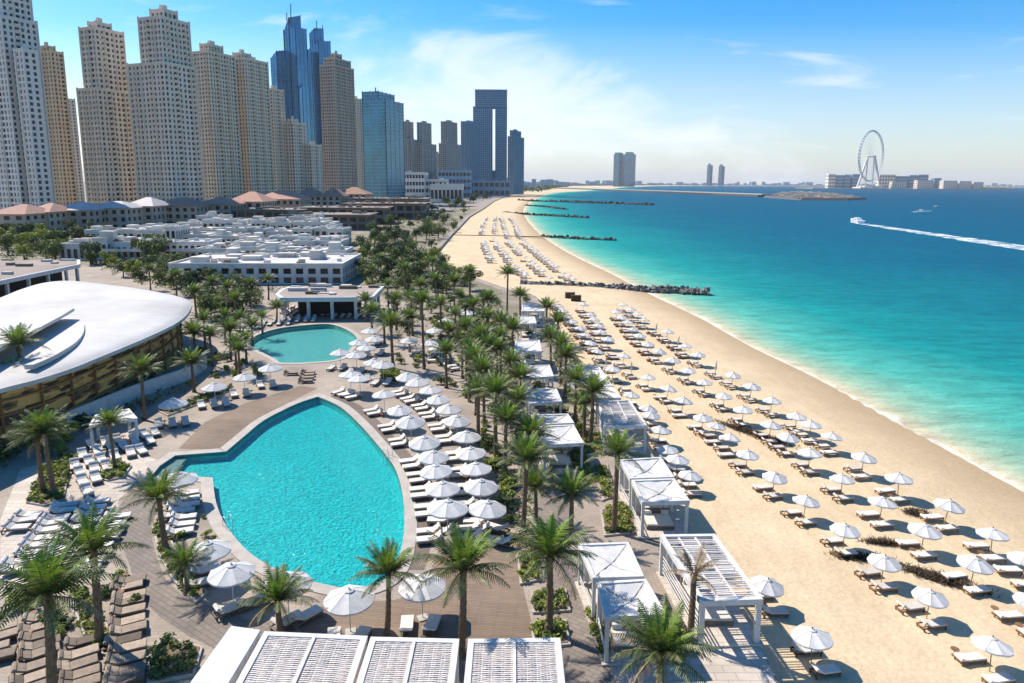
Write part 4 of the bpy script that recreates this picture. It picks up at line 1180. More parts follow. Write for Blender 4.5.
def cover(label, px_poly, n, seed, size=0.5, r=1.0, m=None):
    rr = random.Random(seed); xs = [p[0] for p in px_poly]; ys = [p[1] for p in px_poly]; mb = MB(); k = 0
    while k < n:
        x = rr.uniform(min(xs),max(xs)); y = rr.uniform(min(ys),max(ys))
        if not inside(x,y,px_poly): continue
        k += 1; q = P(x,y,0); s = rr.uniform(0.5,1.2)*(1+q.y/500)
        leaf_blob(mb, Vector((q.x,q.y,0.4*s)), r*s, 22, size*s*0.55, rr, rr.choice((0,0,1,1,2)), 0.7)
    tag(mb.build('undergrowth', m or [M['leaf_a'],M['leaf_b'],M['leaf_c']]), label, 'undergrowth', kind='stuff')
cover('low green undergrowth beside the sandy beach below the trees', [(352,258),(372,236),(372,226),(425,207),(470,206),(458,222),(444,238),(430,252),(445,272),(478,288),(420,296),(370,286)], 420, 51)
cover('low green undergrowth in the garden left of the white village', [(0,236),(60,228),(130,244),(180,258),(165,266),(80,262),(0,259)], 420, 52)
cover('low green undergrowth between shell roof and white village', [(85,262),(170,268),(260,286),(262,300),(250,318),(215,328),(190,294),(120,275)], 420, 53, 0.4, 0.7)
cover('dark undergrowth by the far beach and the tiled houses', [(430,197),(500,189),(490,198),(462,206),(372,214),(250,218),(200,226),(205,219),(340,208)], 420, 54)
cover('patchy green plants along the palm avenue left of the cabanas', [(455,300),(500,300),(515,350),(520,440),(500,420),(480,370),(440,330)], 420, 55, 0.28, 0.45)
cover('patchy green plants between the cabana columns', [(540,330),(560,335),(598,400),(592,440),(580,445),(562,380)], 130, 56, 0.28, 0.45)
cover('green plants growing between the blocks of the white village', [(130,250),(200,226),(345,222),(350,256),(200,256)], 340, 57, 0.5, 1.0)
cover('pale bushes along the front of the long white block', [(170,289),(345,289),(350,297),(170,299)], 60, 58, 0.35, 0.8)
cover('scattered low plants on the plaza before the white village', [(90,266),(200,262),(262,290),(258,312),(215,305),(120,280)], 150, 59, 0.35, 0.7)
cover('mixed low plants in the cafe garden right of the small pool', [(385,302),(470,302),(500,345),(480,385),(430,362),(392,340)], 200, 60, 0.24, 0.4)
cover('low plants around the near cabanas and promenade', [(505,420),(545,430),(560,470),(535,500),(535,560),(520,545),(512,480)], 110, 62, 0.2, 0.32)
cover('green planting along the curved white wall of the pavilion', [(66,432),(96,419),(132,404),(162,393),(192,382),(200,386),(160,402),(120,418),(80,434)], 70, 63, 0.24, 0.45)
cover('dark planting at the left edge under the shell roof', [(0,395),(40,386),(62,400),(66,428),(30,450),(0,470)], 110, 64, 0.35, 0.7)
SHR = []
for v in range(4):
    rr = random.Random(200+v); mb = MB()
    for k in range(5):
        az = rr.uniform(0,6.28); rad = rr.uniform(0,0.55)
        leaf_blob(mb, Vector((rad*math.cos(az),rad*math.sin(az),rr.uniform(0.3,0.7))), rr.uniform(0.28,0.45), 70, 0.11, rr)
    o = mb.build('shrub', M[('leaf_b','leaf_c','leaf_a','leaf_c')[v]]); tag(o, 'shrub', 'shrub'); SHR.append(Proto(o))
SD = ['mid green','yellow-green','dark green','light green']
def shrubs(px_poly, n, nm, seed, smin=0.7, smax=1.5, z=0.0):
    rr = random.Random(seed); xs = [p[0] for p in px_poly]; ys = [p[1] for p in px_poly]; got = []; tr = 0
    while len(got) < n and tr < 5000:
        tr += 1
        x = rr.uniform(min(xs),max(xs)); y = rr.uniform(min(ys),max(ys))
        if inside(x,y,px_poly): got.append((x,P(x,y,z)))
    got.sort(key=lambda t: t[0])
    for k, (x,q) in enumerate(got):
        v = rr.randrange(4); SHR[v].put(q, rr.uniform(0,6.28), rr.uniform(smin,smax), '%s shrub, %s from the left in %s' % (SD[v], nth(k), nm), 'shrubs in '+nm)
shrubs([(478,420),(492,430),(515,500),(523,540),(514,545),(500,500),(482,440)], 26, 'the hedge right of the pool parasols', 31)
shrubs([(375,365),(405,350),(480,385),(500,420),(470,400),(420,375)], 18, 'the beds behind the parasol rows', 32)
shrubs([(525,400),(545,450),(600,470),(595,440),(560,400),(540,380)], 22, 'the beds between the cabanas', 33)
shrubs([(200,350),(250,365),(270,372),(240,385),(195,395)], 16, 'the planting under the terrace parasols', 34)
shrubs([(0,440),(50,420),(90,425),(70,450),(20,470),(0,480)], 20, 'the shaded garden left of the oval bed', 35, 0.9,1.8)
shrubs([(365,310),(480,310),(520,360),(500,390),(440,350)], 40, 'the cafe garden beds', 36)
shrubs([(500,300),(530,300),(545,345),(530,400),(515,380)], 24, 'the beds along the far cabanas', 37)

shrubs([(95,600),(108,566),(122,556),(136,600),(165,636),(160,645),(130,612),(118,600)], 14, 'the loungers inside the curved path', 38, 0.5,0.9)
shrubs([(0,600),(40,585),(70,590),(75,640),(60,640),(40,612),(0,625)], 18, 'the strip above the corner loungers', 39, 0.6,1.1)
shrubs([(150,500),(165,495),(210,520),(215,540),(200,545),(170,540)], 10, 'the poolside left of the steps', 40, 0.4,0.7)
# planting beds of ground cover with kerbs
def bed(label, px, dens=26, hgt=0.45, bright=True):
    pl = poly(px, 0.0); cx = sum(p[0] for p in pl)/len(pl); cy = sum(p[1] for p in pl)/len(pl)
    root = thing('planting_bed', label, 'planting bed', (cx,cy,0), 0, 'green planting beds with kerbs')
    l = [(x-cx,y-cy) for x,y in pl]
    k = MB(); k.prism(offset_poly(l,0.15), 0, 0.16); k.build('kerb', M['stone'], root)
    k = MB(); k.prism(l, 0.1, 0.20); k.build('soil', M['soil'], root)
    rr = random.Random(int(px[0][0]*7+px[0][1])); f = MB(); ar = abs(area(l)); xs = [p[0] for p in l]; ys = [p[1] for p in l]
    cnt = 0
    while cnt < min(260, ar*5+6):
        x = rr.uniform(min(xs),max(xs)); y = rr.uniform(min(ys),max(ys))
        if not inside(x,y,l): continue
        cnt += 1
        leaf_blob(f, Vector((x,y,0.30)), rr.uniform(0.2,hgt*0.9), dens+14, 0.13, rr, 0 if rr.random() < 0.55 else 1)
    o = f.build('ground_cover', [M['leaf_c'] if bright else M['leaf_b'], M['leaf_b']], root); o['kind'] = 'stuff'
bed('oval green bed with two palms at the left', [(28,503),(40,473),(66,454),(79,458),(66,481),(62,500),(45,506)])
bed('small round green bed with one short palm left of the pool steps', [(98,478),(106,467),(120,462),(130,467),(122,478),(108,481)])
bed('green bed between dark loungers around the bright crowned palm', [(68,585),(84,590),(112,640),(108,655),(94,652),(80,622)])
bed('narrow green strip along the inner side of the curved path', [(154,528),(164,527),(172,548),(186,575),(205,594),(196,602),(174,580),(161,556)])
bed('green bed at the bottom beside the white beam', [(164,640),(200,650),(192,676),(150,683),(150,660)], bright=False)
bed('square lawn bed left of the promenade', [(533,594),(564,592),(568,611),(535,613)], 18, 0.3)
bed('square green bed around the dense tall palm', [(533,626),(564,623),(568,645),(536,648)])
bed('green bed left of the dense tall palm behind the brown terrace', [(519,560),(536,556),(540,580),(522,584)])
bed('green bed around the tall palm left of the double cabana', [(602,512),(620,503),(633,520),(634,533),(606,536)])
bed('long green strip left of the nearest fabric cabana', [(586,610),(594,606),(608,650),(603,662)])
bed('green bed right of the nearest fabric cabana', [(664,618),(678,616),(690,650),(683,662),(667,652)])
bed('green bed beside the second fabric cabana', [(583,436),(602,436),(606,452),(588,455)])
bed('yellowish green bed on the path between the cabana columns', [(594,470),(606,466),(614,496),(604,500)])
bed('green bed under the three palms between the cabanas', [(577,448),(584,456),(598,490),(588,490),(575,470)])
bed('green bed beside the small pool parasols', [(378,366),(398,370),(400,384),(382,380)])
bed('planted strip below the terrace parasols', [(160,412),(200,398),(230,386),(232,390),(205,402),(168,416)], bright=False)

# ------------------------------------------------------------------ cabanas
CG = 'white cabanas beside the beach'
def cabana(label, px4, z=3.0, kind='fabric', post=0.22, sides=True, name='cabana', group=CG, furn=True, base=0.0):
    """px4: roof corners back-left, back-right, front-right, front-left"""
    c = [P(x,y,z) for x,y in px4]
    ctr = sum(c, Vector())/4; ctr.z = base
    root = thing(name, label, 'cabana', ctr, 0, group)
    L = [Vector((p.x-ctr.x, p.y-ctr.y, z-base)) for p in c]
    H = z-base
    fr = MB()
    for i in range(4):
        a, b = L[i], L[(i+1)%4]
        dd = (b-a).normalized()*(post/2 if i % 2 == 0 else -post/2-0.002); dz = Vector((0,0,0.16+(0.004 if i % 2 else 0)))
        fr.bar(a-dd-dz, b+dd-dz, post, 0.34)
    fr.build('roof_frame', M['white'], root)
    for i in range(4):
        q = L[i]+ (sum(L,Vector())/4-L[i]).normalized()*0.05
        p = MB(); p.box(q.x-post/2,q.x+post/2,q.y-post/2,q.y+post/2,0,H-0.33); p.build('post', M['white'], root)
    bl, br_, frr, fl = L
    if kind == 'fabric':
        # sagging fabric with seams
        cl = MB(); n = 10; vs = []; fs = []
        for i in range(n+1):
            for j in range(n+1):
                u, v = 0.03+0.94*i/n, 0.03+0.94*j/n
                q = bl.lerp(br_,u).lerp(fl.lerp(frr,u), v)
                sag = 0.28*math.sin(math.pi*u)*math.sin(math.pi*v)*(1+0.3*math.sin(9*u+3*v)) + rnd.uniform(-0.03,0.03)
                vs.append((q.x,q.y,H-0.06-sag))
        for i in range(n):
            for j in range(n):
                a = i*(n+1)+j; fs.append((a, a+1, a+n+2, a+n+1))
        cl.mesh(vs, fs); fb = cl.build('fabric_roof', M['canvas'], root, True)
        sm = MB()
        for (u0,v0,u1,v1) in ((0.03,0.03,0.5,0.5),(0.97,0.03,0.5,0.5),(0.97,0.97,0.5,0.5),(0.03,0.97,0.5,0.5)):
            def fp_(u,v):
                q = bl.lerp(br_,u).lerp(fl.lerp(frr,u), v); sg = 0.28*math.sin(math.pi*u)*math.sin(math.pi*v)*(1+0.3*math.sin(9*u+3*v))
                return Vector((q.x,q.y,H-0.035-sg))
            ps = [fp_(u0+(u1-u0)*k/8, v0+(v1-v0)*k/8) for k in range(9)]
            for a_,b_2 in zip(ps,ps[1:]): sm.bar(a_,b_2,0.07,0.035)
        sm.build('seam', M['greycushion'], fb)
    elif kind == 'slats':
        s = MB(); rr = random.Random(9)
        for i in range(34):
            v = (i+0.5)/34
            if rr.random() < 0.12: continue
            a = bl.lerp(fl,v); b = br_.lerp(frr,v)
            s.bar(a+Vector((0,0,-0.06+rr.uniform(-.02,.02))), b+Vector((0,0,-0.06+rr.uniform(-.02,.02))), rr.uniform(0.04,0.10), 0.05)
        for u in (0.3,0.62):
            s.bar(bl.lerp(br_,u)+Vector((0,0,-0.12)), fl.lerp(frr,u)+Vector((0,0,-0.12)), 0.14, 0.14)
        s.build('slat_roof', M['lattice'], root)
        s = MB()
        for (u0,u1,v0,v1) in ((0.33,0.60,0.05,0.45),(0.05,0.28,0.2,0.5),(0.32,0.6,0.55,0.95),(0.65,0.95,0.3,0.6)):
            pts = [bl.lerp(br_,u).lerp(fl.lerp(frr,u),v)+Vector((0,0,-0.22)) for u,v in ((u0,v0),(u0,v1),(u1,v1),(u1,v0))]
            s.face(pts)
        s.build('shade_cloth', M['canvas'], root)
    elif kind == 'lattice':
        s = MB(); rr = random.Random(int(px4[0][0])); n1 = 24
        w = (br_-bl).length; d = (fl-bl).length
        n2 = int(d/0.14)
        for half in ((0.02,0.485),(0.515,0.98)):
            for i in range(n2):
                v = (i+0.5)/n2
                a = bl.lerp(fl,v); b = br_.lerp(frr,v)
                pts = []
                seg = 8
                for k in range(seg+1):
                    u = half[0]+(half[1]-half[0])*k/seg
                    pts.append(a.lerp(b,u)+Vector((0,rr.uniform(-.018,.018),-0.07+(0.018 if k % 2 else -0.012))))
                for k in range(seg): s.bar(pts[k], pts[k+1], 0.065, 0.03)
            nr = 13
            for k in range(nr):
                u = half[0]+(half[1]-half[0])*(k+0.5)/nr
                s.bar(bl.lerp(br_,u)+Vector((0,0,-0.10)), fl.lerp(frr,u)+Vector((0,0,-0.10)), 0.045, 0.03)
        s.build('lattice_roof', M['lattice'], root)
        s = MB(); s.bar(bl.lerp(br_,0.5)-Vector((0,0,0.09)), fl.lerp(frr,0.5)-Vector((0,0,0.09)), 0.16, 0.24); s.build('rafter', M['white'], root)
    # floor, curtains and a daybed inside
    fl_ = MB(); fl_.prism(offset_poly(ccw([tuple(q.xy) for q in L]),0.25), 0.02, 0.14); fl_.build('floor', M['pav_white'], root)
    if sides:
        s = MB()
        for a, b in ((bl,br_),):
            n = 16
            for k in range(n):
                if k in (5,6,7,8,9,10): continue
                p0 = a.lerp(b,k/n); p1 = a.lerp(b,(k+1)/n); o = 0.12*(1 if k%2 else -1)
                s.face([(p0.x,p0.y-o,0.2),(p1.x,p1.y+o,0.2),(p1.x,p1.y+o,H-0.4),(p0.x,p0.y-o,H-0.4)])
        s.build('curtain', M['canvas'], root)
        s = MB()
        for k in range(5 if kind == 'slats' else 2):
            zz = 0.5+0.35*k*0.8
            s.bar(bl.lerp(fl,0.05)+Vector((0,0,zz-H)), bl.lerp(fl,0.95)+Vector((0,0,zz-H)), 0.04, 0.08)
        s.build('side_rail', M['white'], root)
    if furn:
        ctr2 = sum(L,Vector())/4; w = (br_-bl).length*0.32; d = (fl-bl).length*0.28
        s = MB(); s.box(ctr2.x-w,ctr2.x+w,ctr2.y-d,ctr2.y+d,0.14,0.42); s.box(ctr2.x-w,ctr2.x+w,ctr2.y+d-0.2,ctr2.y+d,0.42,0.95); 
        o = s.build('daybed', M['wicker'], None); o.location = ctr
        tag(o, 'wicker daybed with cream cushion inside the '+label, 'daybed', 'daybeds inside the cabanas')
        s = MB(); s.box(ctr2.x-w+.05,ctr2.x+w-.05,ctr2.y-d+.05,ctr2.y+d-0.22,0.421,0.58); s.box(ctr2.x-w+.1,ctr2.x-w+.7,ctr2.y+d-0.45,ctr2.y+d-0.22,0.581,0.9); s.box(ctr2.x+w-.7,ctr2.x+w-.1,ctr2.y+d-0.45,ctr2.y+d-0.22,0.581,0.9)
        s.build('cushion', M['cushion'], o)
    return root
def lab_short(s): return s
cabana('large cabana with torn slatted roof by the sand', [(662.5,535.7),(713.7,535),(760,598),(702.5,600)], 3.0, 'slats', 0.30)
cabana('rear half of the double cabana by the sand', [(621,460),(660,457.5),(673,476.5),(631,478)], 3.0)
cabana('front half of the double cabana by the sand', [(633,480.5),(673.5,479),(688,500),(643,501.5)], 3.0)
cabana('long patchy roofed cabana behind the double cabana', [(599,402),(629,400),(646,425),(605,426)], 3.0, 'slats')
cabana('pale cabana furthest back in the seaward column', [(570,366),(599,367),(620,397.5),(597,398)], 3.0)
cabana('rear half of the nearest fabric cabana', [(580,544.5),(627.5,543),(642,575.5),(594,577)], 3.0)
cabana('front half of the nearest fabric cabana', [(599,583),(645,580),(664,613),(607,616)], 3.0)
cabana('rear half of the second landward cabana', [(537,415),(567.5,414),(573,422.5),(540,424)], 3.0)
cabana('front half of the second landward cabana', [(540,426.5),(573,425),(582.5,442.5),(545,444.5)], 3.0)
cabana('third landward cabana standing alone', [(525.5,389),(556,389),(561,401),(530,403)], 3.0)
cabana('fourth landward cabana with grey roof', [(522,366),(549,365),(553,376),(524,378)], 3.0)
cabana('fifth landward cabana under palms', [(516,341),(539,340),(541,351),(515,353)], 3.0)
cabana('sixth landward cabana further back', [(519,316),(534,316),(536,323),(518,324)], 3.0)
cabana('seventh landward cabana near the groyne', [(523,303),(543,303),(544,311),(522,311)], 3.0)
cabana('lone white cabana left of the pool steps', [(96,415),(128,409),(136,418),(90,425)], 2.8, furn=False, group='white cabanas by the pavilion', sides=False)
LG = 'lattice roofed pavilions at the bottom edge'
def pav(label, x0, y0, x1, y1, dep):
    a = P(x0,y0,3.2); b = P(x1,y1,3.2); d = Vector((0.0,-dep,0))
    # front corners straight towards us
    f1 = b+d; f0 = a+d
    cabana(label, [(x0,y0),(x1,y1),pix(f1),pix(f0)], 3.2, 'lattice', 0.32, False, 'pavilion', LG, False)
pav('leftmost lattice roofed white pavilion at the bottom edge, beside the white beam', 266,633.5, 364,638, 5.2)
pav('middle lattice roofed white pavilion at the bottom edge', 373,639, 456,641, 5.2)
pav('rightmost lattice roofed white pavilion at the bottom edge, beside the promenade', 471,641, 557.5,640, 5.2)
# white slab canopy at the bottom left of the pavilions
q = [P(x,y,3.3) for x,y in [(231,626),(260,630),(228,683),(190,683)]]
ctr = sum(q,Vector())/4; root = thing('canopy', 'solid white slab canopy left of the lattice pavilions at the bottom edge', 'canopy', (ctr.x,ctr.y,0))
l = ccw([(p.x-ctr.x,p.y-ctr.y) for p in q]); d = Vector(l[0])
m_ = MB(); m_.prism(l, 2.75, 3.3); m_.build('slab', M['white'], root)
for p in offset_poly(l,-0.4):
    m_ = MB(); m_.box(p[0]-.15,p[0]+.15,p[1]-.15,p[1]+.15,0,2.75); m_.build('post', M['white'], root)

# ------------------------------------------------------------------ parasols
def canopy_bm(D, rise, sag, valance=0.12, n=8, sub=3):
    mb = MB(); R0 = D/2; rings = [0.09,0.35,0.7,1.0]; vs = []; fs = []
    segs = n*sub
    for rr_ in rings:
        for k in range(segs):
            a = 2*math.pi*k/segs; f = (k % sub)/sub
            dip = sag*math.sin(math.pi*f)*rr_
            edge_in = 1-0.045*math.sin(math.pi*f)*rr_
            z = rise*(1-rr_**1.15)-dip
            vs.append((R0*rr_*edge_in*math.cos(a), R0*rr_*edge_in*math.sin(a), z))
    for k in range(segs):     # valance
        x,y,z = vs[3*segs+k]; vs.append((x*0.995,y*0.995,z-valance))
    vs.append((0,0,rise*0.97)); top = len(vs)-1
    for i in range(len(rings)):
        for k in range(segs):
            j = (k+1)%segs; fs.append((i*segs+k, (i+1)*segs+k, (i+1)*segs+j, i*segs+j))
    for k in range(segs): fs.append((k, (k+1)%segs, top))
    mb.mesh(vs, fs)
    return mb
def make_parasol(name, D, h, rise, pole_m, baseplate=True):
    root = thing(name, 'white parasol', 'parasol')
    o = canopy_bm(D, rise, 0.07).build('canopy', M['canvas'], root); o.location = (0,0,h); can = o
    v = MB()
    for k in range(8):
        a = 2*math.pi*k/8; v.tube([(0.15*math.cos(a),0.15*math.sin(a),rise*0.93),(D/2*0.34*math.cos(a),D/2*0.34*math.sin(a),rise*(1-0.35**1.15)+0.012),(D/2*0.99*math.cos(a),D/2*0.99*math.sin(a),0.012)], 0.014, 4)
    o = v.build('rib_frame', M['white'], can)
    v = canopy_bm(D*0.2, rise*0.16, 0.0, 0.03); o = v.build('vent_cap', M['canvas'], can); o.location = (0,0,rise*0.93)
    v = MB(); v.tube([(0,0,0),(0,0,h+rise*1.08)], 0.035, 7); v.tube([(0,0,h+rise*1.08),(0,0,h+rise*1.08+0.12)], 0.055, 6); v.build('pole', pole_m, root)
    if baseplate:
        v = MB(); v.box(-0.32,0.32,-0.32,0.32,0,0.09); v.build('base', M['concrete'], root)
    return root
POOLP = Proto(make_parasol('pool_parasol', 3.1, 2.25, 0.62, M['metal']))
BEACHP = Proto(make_parasol('beach_parasol', 2.5, 1.85, 0.5, M['polewood'], False))
def make_closed():
    root = thing('closed_parasol', 'closed parasol', 'parasol')
    v = MB(); n = 16
    rg = [(0.03,2.35),(0.09,2.2),(0.13,1.7),(0.17,1.2),(0.14,1.05)]
    vs = [(r_*(1.0 if k%2 else 0.6)*math.cos(2*math.pi*k/n), r_*(1.0 if k%2 else 0.6)*math.sin(2*math.pi*k/n), z) for r_,z in rg for k in range(n)]
    v.mesh(vs, [(i*n+k,i*n+(k+1)%n,(i+1)*n+(k+1)%n,(i+1)*n+k)[::-1] for i in range(len(rg)-1) for k in range(n)]); v.build('canopy', M['canvas'], root)
    v = MB(); v.tube([(0,0,0),(0,0,2.45)],0.035,6); v.build('pole', M['polewood'], root)
    return root
CLOSEDP = Proto(make_closed())
loungers = []       # (loc, rz, type, label)
def base_of(px, py, z, zc):
    q = P(px, py, z+zc); q.z = z; return q
GPP = 'white parasols around the pools'
rowA = [(447,507),(443,484),(437,467),(433,453),(425,440),(411,420),(400,407),(384,392),(360,377),(350,374)]
rowB = [(486,505),(480,482),(477,465),(472,449),(466,434),(457,418),(449,407),(439,396),(431,388),(419,381),(408,375)]
def pool_row(row, nm, side_shift, ltype):
    pts = [base_of(x,y,0,2.5) for x,y in row]
    for k, p in enumerate(pts):
        pr_ = POOLP.put(p, rnd.uniform(0,0.78), rnd.uniform(0.93,1.05), 'white parasol, %s from the near end of %s' % (nth(k), nm), GPP)
        pr_.rotation_euler = (R(rnd.uniform(-4,4)), R(rnd.uniform(-4,4)), pr_.rotation_euler.z)
        t = (pts[min(k+1,len(pts)-1)]-pts[max(k-1,0)]).normalized(); nrm = Vector((-t.y,t.x,0))
        if nrm.x > 0: nrm = -nrm
        step = 1.15
        for s, w in ((-0.5,'nearer'),(0.5,'farther')):
            q = p+nrm*side_shift+t*step*s*1.15
            loungers.append((q, math.atan2(nrm.y,nrm.x)+rnd.uniform(-.05,.05), ltype, '%s|lounger, %s parasol from the near end of %s' % (w, nth(k), nm)))
pool_row(rowA, 'the poolside parasol row', 1.35, 'pool')
pool_row(rowB, 'the outer parasol row', 1.25, 'pool')
# extra row of loungers at the near end of the two parasol rows
for k,(x,y,a_) in enumerate([(441,535,180),(440,524,180),(478,533,180),(476,525,180),(497,532,150),(500,545,160)]):
    loungers.append((P(x,y,0), R(a_), 'pool', '%s|lounger beyond the near end of the parasol rows' % nth(k)))
others = [
 (349,595,'big parasol over two loungers at the near end of the large pool',[(-0.75,-1.1,100),(0.75,-1.0,78)]),
 (422,582,'big parasol right of the palm at the near end of the large pool',[(-0.8,-1.3,95),(0.7,-1.2,82)]),
 (287,580,'parasol behind the short grey palm at the near pool edge',[(0.2,-0.9,50),(1.2,-0.4,50)]),
 (231,568,'parasol with bluish shade at the left near pool edge',[(0.2,-1.0,40),(1.3,-0.3,40)]),
 (208,546,'parasol behind the one with bluish shade, left pool edge',[(-0.4,-0.9,30),(-0.6,0.6,30)]),
 (178,477,'parasol beside the pool steps above the curved path',[(0.4,-1.1,15),(0.4,-2.5,15),(0.3,0.3,15)]),
 (173,402,'parasol nearest the pool on the terrace below the curved wall',[(-1.2,-1.2,-60),(0.2,-0.9,-60),(1.4,-0.4,-60)]),
 (214,385,'middle parasol of three on the terrace below the curved wall',[(-1.2,-1.2,-60),(0.2,-0.8,-60),(1.5,-0.4,-60)]),
 (244,375,'third parasol on the terrace, furthest from the lone cabana',[(-1.0,-1.2,-60),(0.5,-0.8,-60)]),
 (270,367,'parasol at the near left side of the small pool',[(-1.0,-1.2,-60),(0.6,-0.8,-60)]),
 (340,351,'leftmost parasol of the cluster right of the small pool',[(-1,-1.3,-100),(0.6,-1.3,-100)]),
 (356,354,'parasol touching the leftmost one right of the small pool',[(-0.6,-1.6,-100),(0.9,-1.5,-100)]),
 (366,346,'third parasol from the left in the cluster by the small pool',[(1.2,-1,-100)]),
 (358,341,'parasol at the rim of the small pool in the cluster middle',[(1.2,0,-100)]),
 (374,338,'large flat looking parasol at the right of the small pool cluster',[(1.2,-1,-100)]),
 (370,330,'furthest parasol of the small pool cluster',[(1.4,0,-100)]),
 (383,364,'right one of two parasols before the small pool cluster',[(-0.8,-1.5,-100),(0.8,-1.5,-100)]),
 (374,361,'left one of two parasols before the small pool cluster',[(-1,-1.2,-100)]),
 (439,347,'big parasol in the cafe garden right of the slim palm',[(1.4,0,200),(-1.4,0.3,10)]),
 (430,342,'parasol tucked behind the big one in the cafe garden',[(1.4,0,200)]),
 (435,330,'parasol in the middle of the cafe garden',[(1.4,0,200)]),
 (446,320,'parasol left of the avenue palms in the cafe garden',[(1.4,0,200)]),
 (456,309,'parasol at the back of the cafe garden, left of the last one',[(1.4,0,200)]),
 (468,312,'last parasol at the back of the cafe garden under palms',[(1.4,0,200)]),
 (409,339,'parasol between broad palm and slim palm',[(1.4,0,200)]),
]
for x,y,lab,ls in others:
    p = base_of(x,y,0,2.5)
    POOLP.put(p, rnd.uniform(0,0.78), rnd.uniform(0.95,1.03), lab, GPP)
    short = ' '.join(('the '+lab).split()[:9])
    for k,(dx,dy,a_) in enumerate(ls):
        loungers.append((p+Vector((dx,dy,0)), R(a_), 'pool', '|lounger, %s from left, under %s' % (nth(k), short) if len(ls) > 1 else '|lounger under '+short))
GBP = 'white parasols on the beach'
rows_px = {
 'the row beside the cabanas': ([(814,633),(765,579),(689,471),(677,456),(668,446),(659,428),(650,412)], [(645,406),(638,400),(630,388),(620,374),(600,352),(585,335),(570,318),(558,305),(548,297)], 'darkbeach'),
 'the landward beach row': ([(994,640),(930,590),(884,556),(845,525),(805,497),(774,473),(747,451),(729,435),(715,423)], [(703,414),(690,406),(666,385),(637,369),(615,348),(595,322),(579,299)], 'beach'),
 'the middle beach row': ([(1032,598),(974,559),(924,527),(882,499),(843,475),(810,451),(787,434)], [(769,423),(757,413),(740,404),(707,381),(698,375),(676,362),(660,352),(640,336),(618,310)], 'beach'),
 'the seaward beach row': ([(1026,554),(994,530),(947,502),(900,476),(863,455),(831,433),(811,422)], [(797,413),(782,404),(765,394),(750,385),(721,367),(707,359),(686,344),(670,333),(644,317),(622,301)], 'beach'),
}
for nm, (meas, line, lt) in rows_px.items():
    pts = [base_of(x,y,SAND,2.05) for x,y in meas]
    far = resample([base_of(x,y,SAND,2.05) for x,y in line], 5.6)
    pts += far
    kp = -1; kc = -1
    for k, p in enumerate(pts):
        p = p+Vector((rnd.uniform(-.3,.3),rnd.uniform(-.3,.3),0)) if k >= len(meas) else p
        bare = k > len(meas)+1 and rnd.random() < 0.28
        if not bare:
            kp += 1
            r = BEACHP.put(p, rnd.uniform(0,0.78), rnd.uniform(0.86,0.97), 'white beach parasol, %s from the near end of %s' % (nth(kp), nm), GBP)
            r.rotation_euler = (R(rnd.uniform(-4,4)), R(rnd.uniform(-2,10)), r.rotation_euler.z)
        elif rnd.random() < 0.6:
            kc += 1
            r = CLOSEDP.put(p, rnd.uniform(0,6), 0.95, 'closed white parasol, %s from the near end of %s' % (nth(kc), nm), 'closed white parasols on the beach')
            r.rotation_euler = (R(rnd.uniform(-6,6)), R(rnd.uniform(-4,10)), 0)
        t = (pts[min(k+1,len(pts)-1)]-pts[max(k-1,0)]).normalized(); nrm = Vector((t.y,-t.x,0))
        sgn = -0.45 if lt == 'beach' else 0.2
        for s, w in ((-0.9,'nearer'),(0.9,'farther')):
            q = p+nrm*(sgn+rnd.uniform(-.15,.15))+t*s
            kind = lt if (k > 3 or lt == 'darkbeach') else 'flat'
            if lt == 'beach' and nm == 'the landward beach row' and k in (1,2,3,4): kind = 'beach'
            if lt == 'beach' and k > 3 and rnd.random() < 0.3: kind = 'flat'
            loungers.append((q, math.atan2(nrm.y,nrm.x)+rnd.uniform(-.06,.06), kind, ('%s|lounger, no parasol, after the %s parasol of %s' if bare else '%s|lounger, %s parasol from the near end of %s') % (w, nth(kp), nm)))
# far beach columns: the nearer stretch as single parasols, the farthest as one mass
def far_col(px):
    return resample([base_of(x,y,SAND,2.05) for x,y in px], 6.6)
FARP = canopy_bm(2.2, 0.5, 0.05); 
_v = MB(); _v.mesh(FARP.v, FARP.f)
_v.v = [(x,y,z+1.85) for x,y,z in _v.v]; _v.m = [0]*len(_v.f)
_t = MB(); _t.tube([(0,0,0),(0,0,2.2)], 0.04, 5); _v.mesh(_t.v, _t.f, 1)
farp = _v.build('beach_parasol', [M['canvas'], M['polewood']]); tag(farp, 'parasol', 'parasol'); FAR = Proto(farp)
fc = [('the leftmost column beyond the groyne',[(492,257),(487,247),(482,238)]),('the second column beyond the groyne',[(527,274),(508,256),(492,237)]),
      ('the third column beyond the groyne',[(550,276),(526,256),(506,237)]),('the seaward column beyond the groyne',[(573,277),(545,257),(522,239)])]
far_lng = []
for nm, px in fc:
    for k, p in enumerate([p+Vector((rnd.uniform(-.5,.5),rnd.uniform(-.6,.6),0)) for p in far_col(px) if rnd.random() > 0.22]):
        FAR.put(p, rnd.uniform(0,0.78), rnd.uniform(0.8,1.0), 'small white parasol, %s from the near end of %s' % (nth(k), nm), 'distant white parasols beyond the groyne')
        far_lng += [(p+Vector((-0.6,-1,0)),0.0),(p+Vector((-0.6,1,0)),0.0)]
mass = MB()
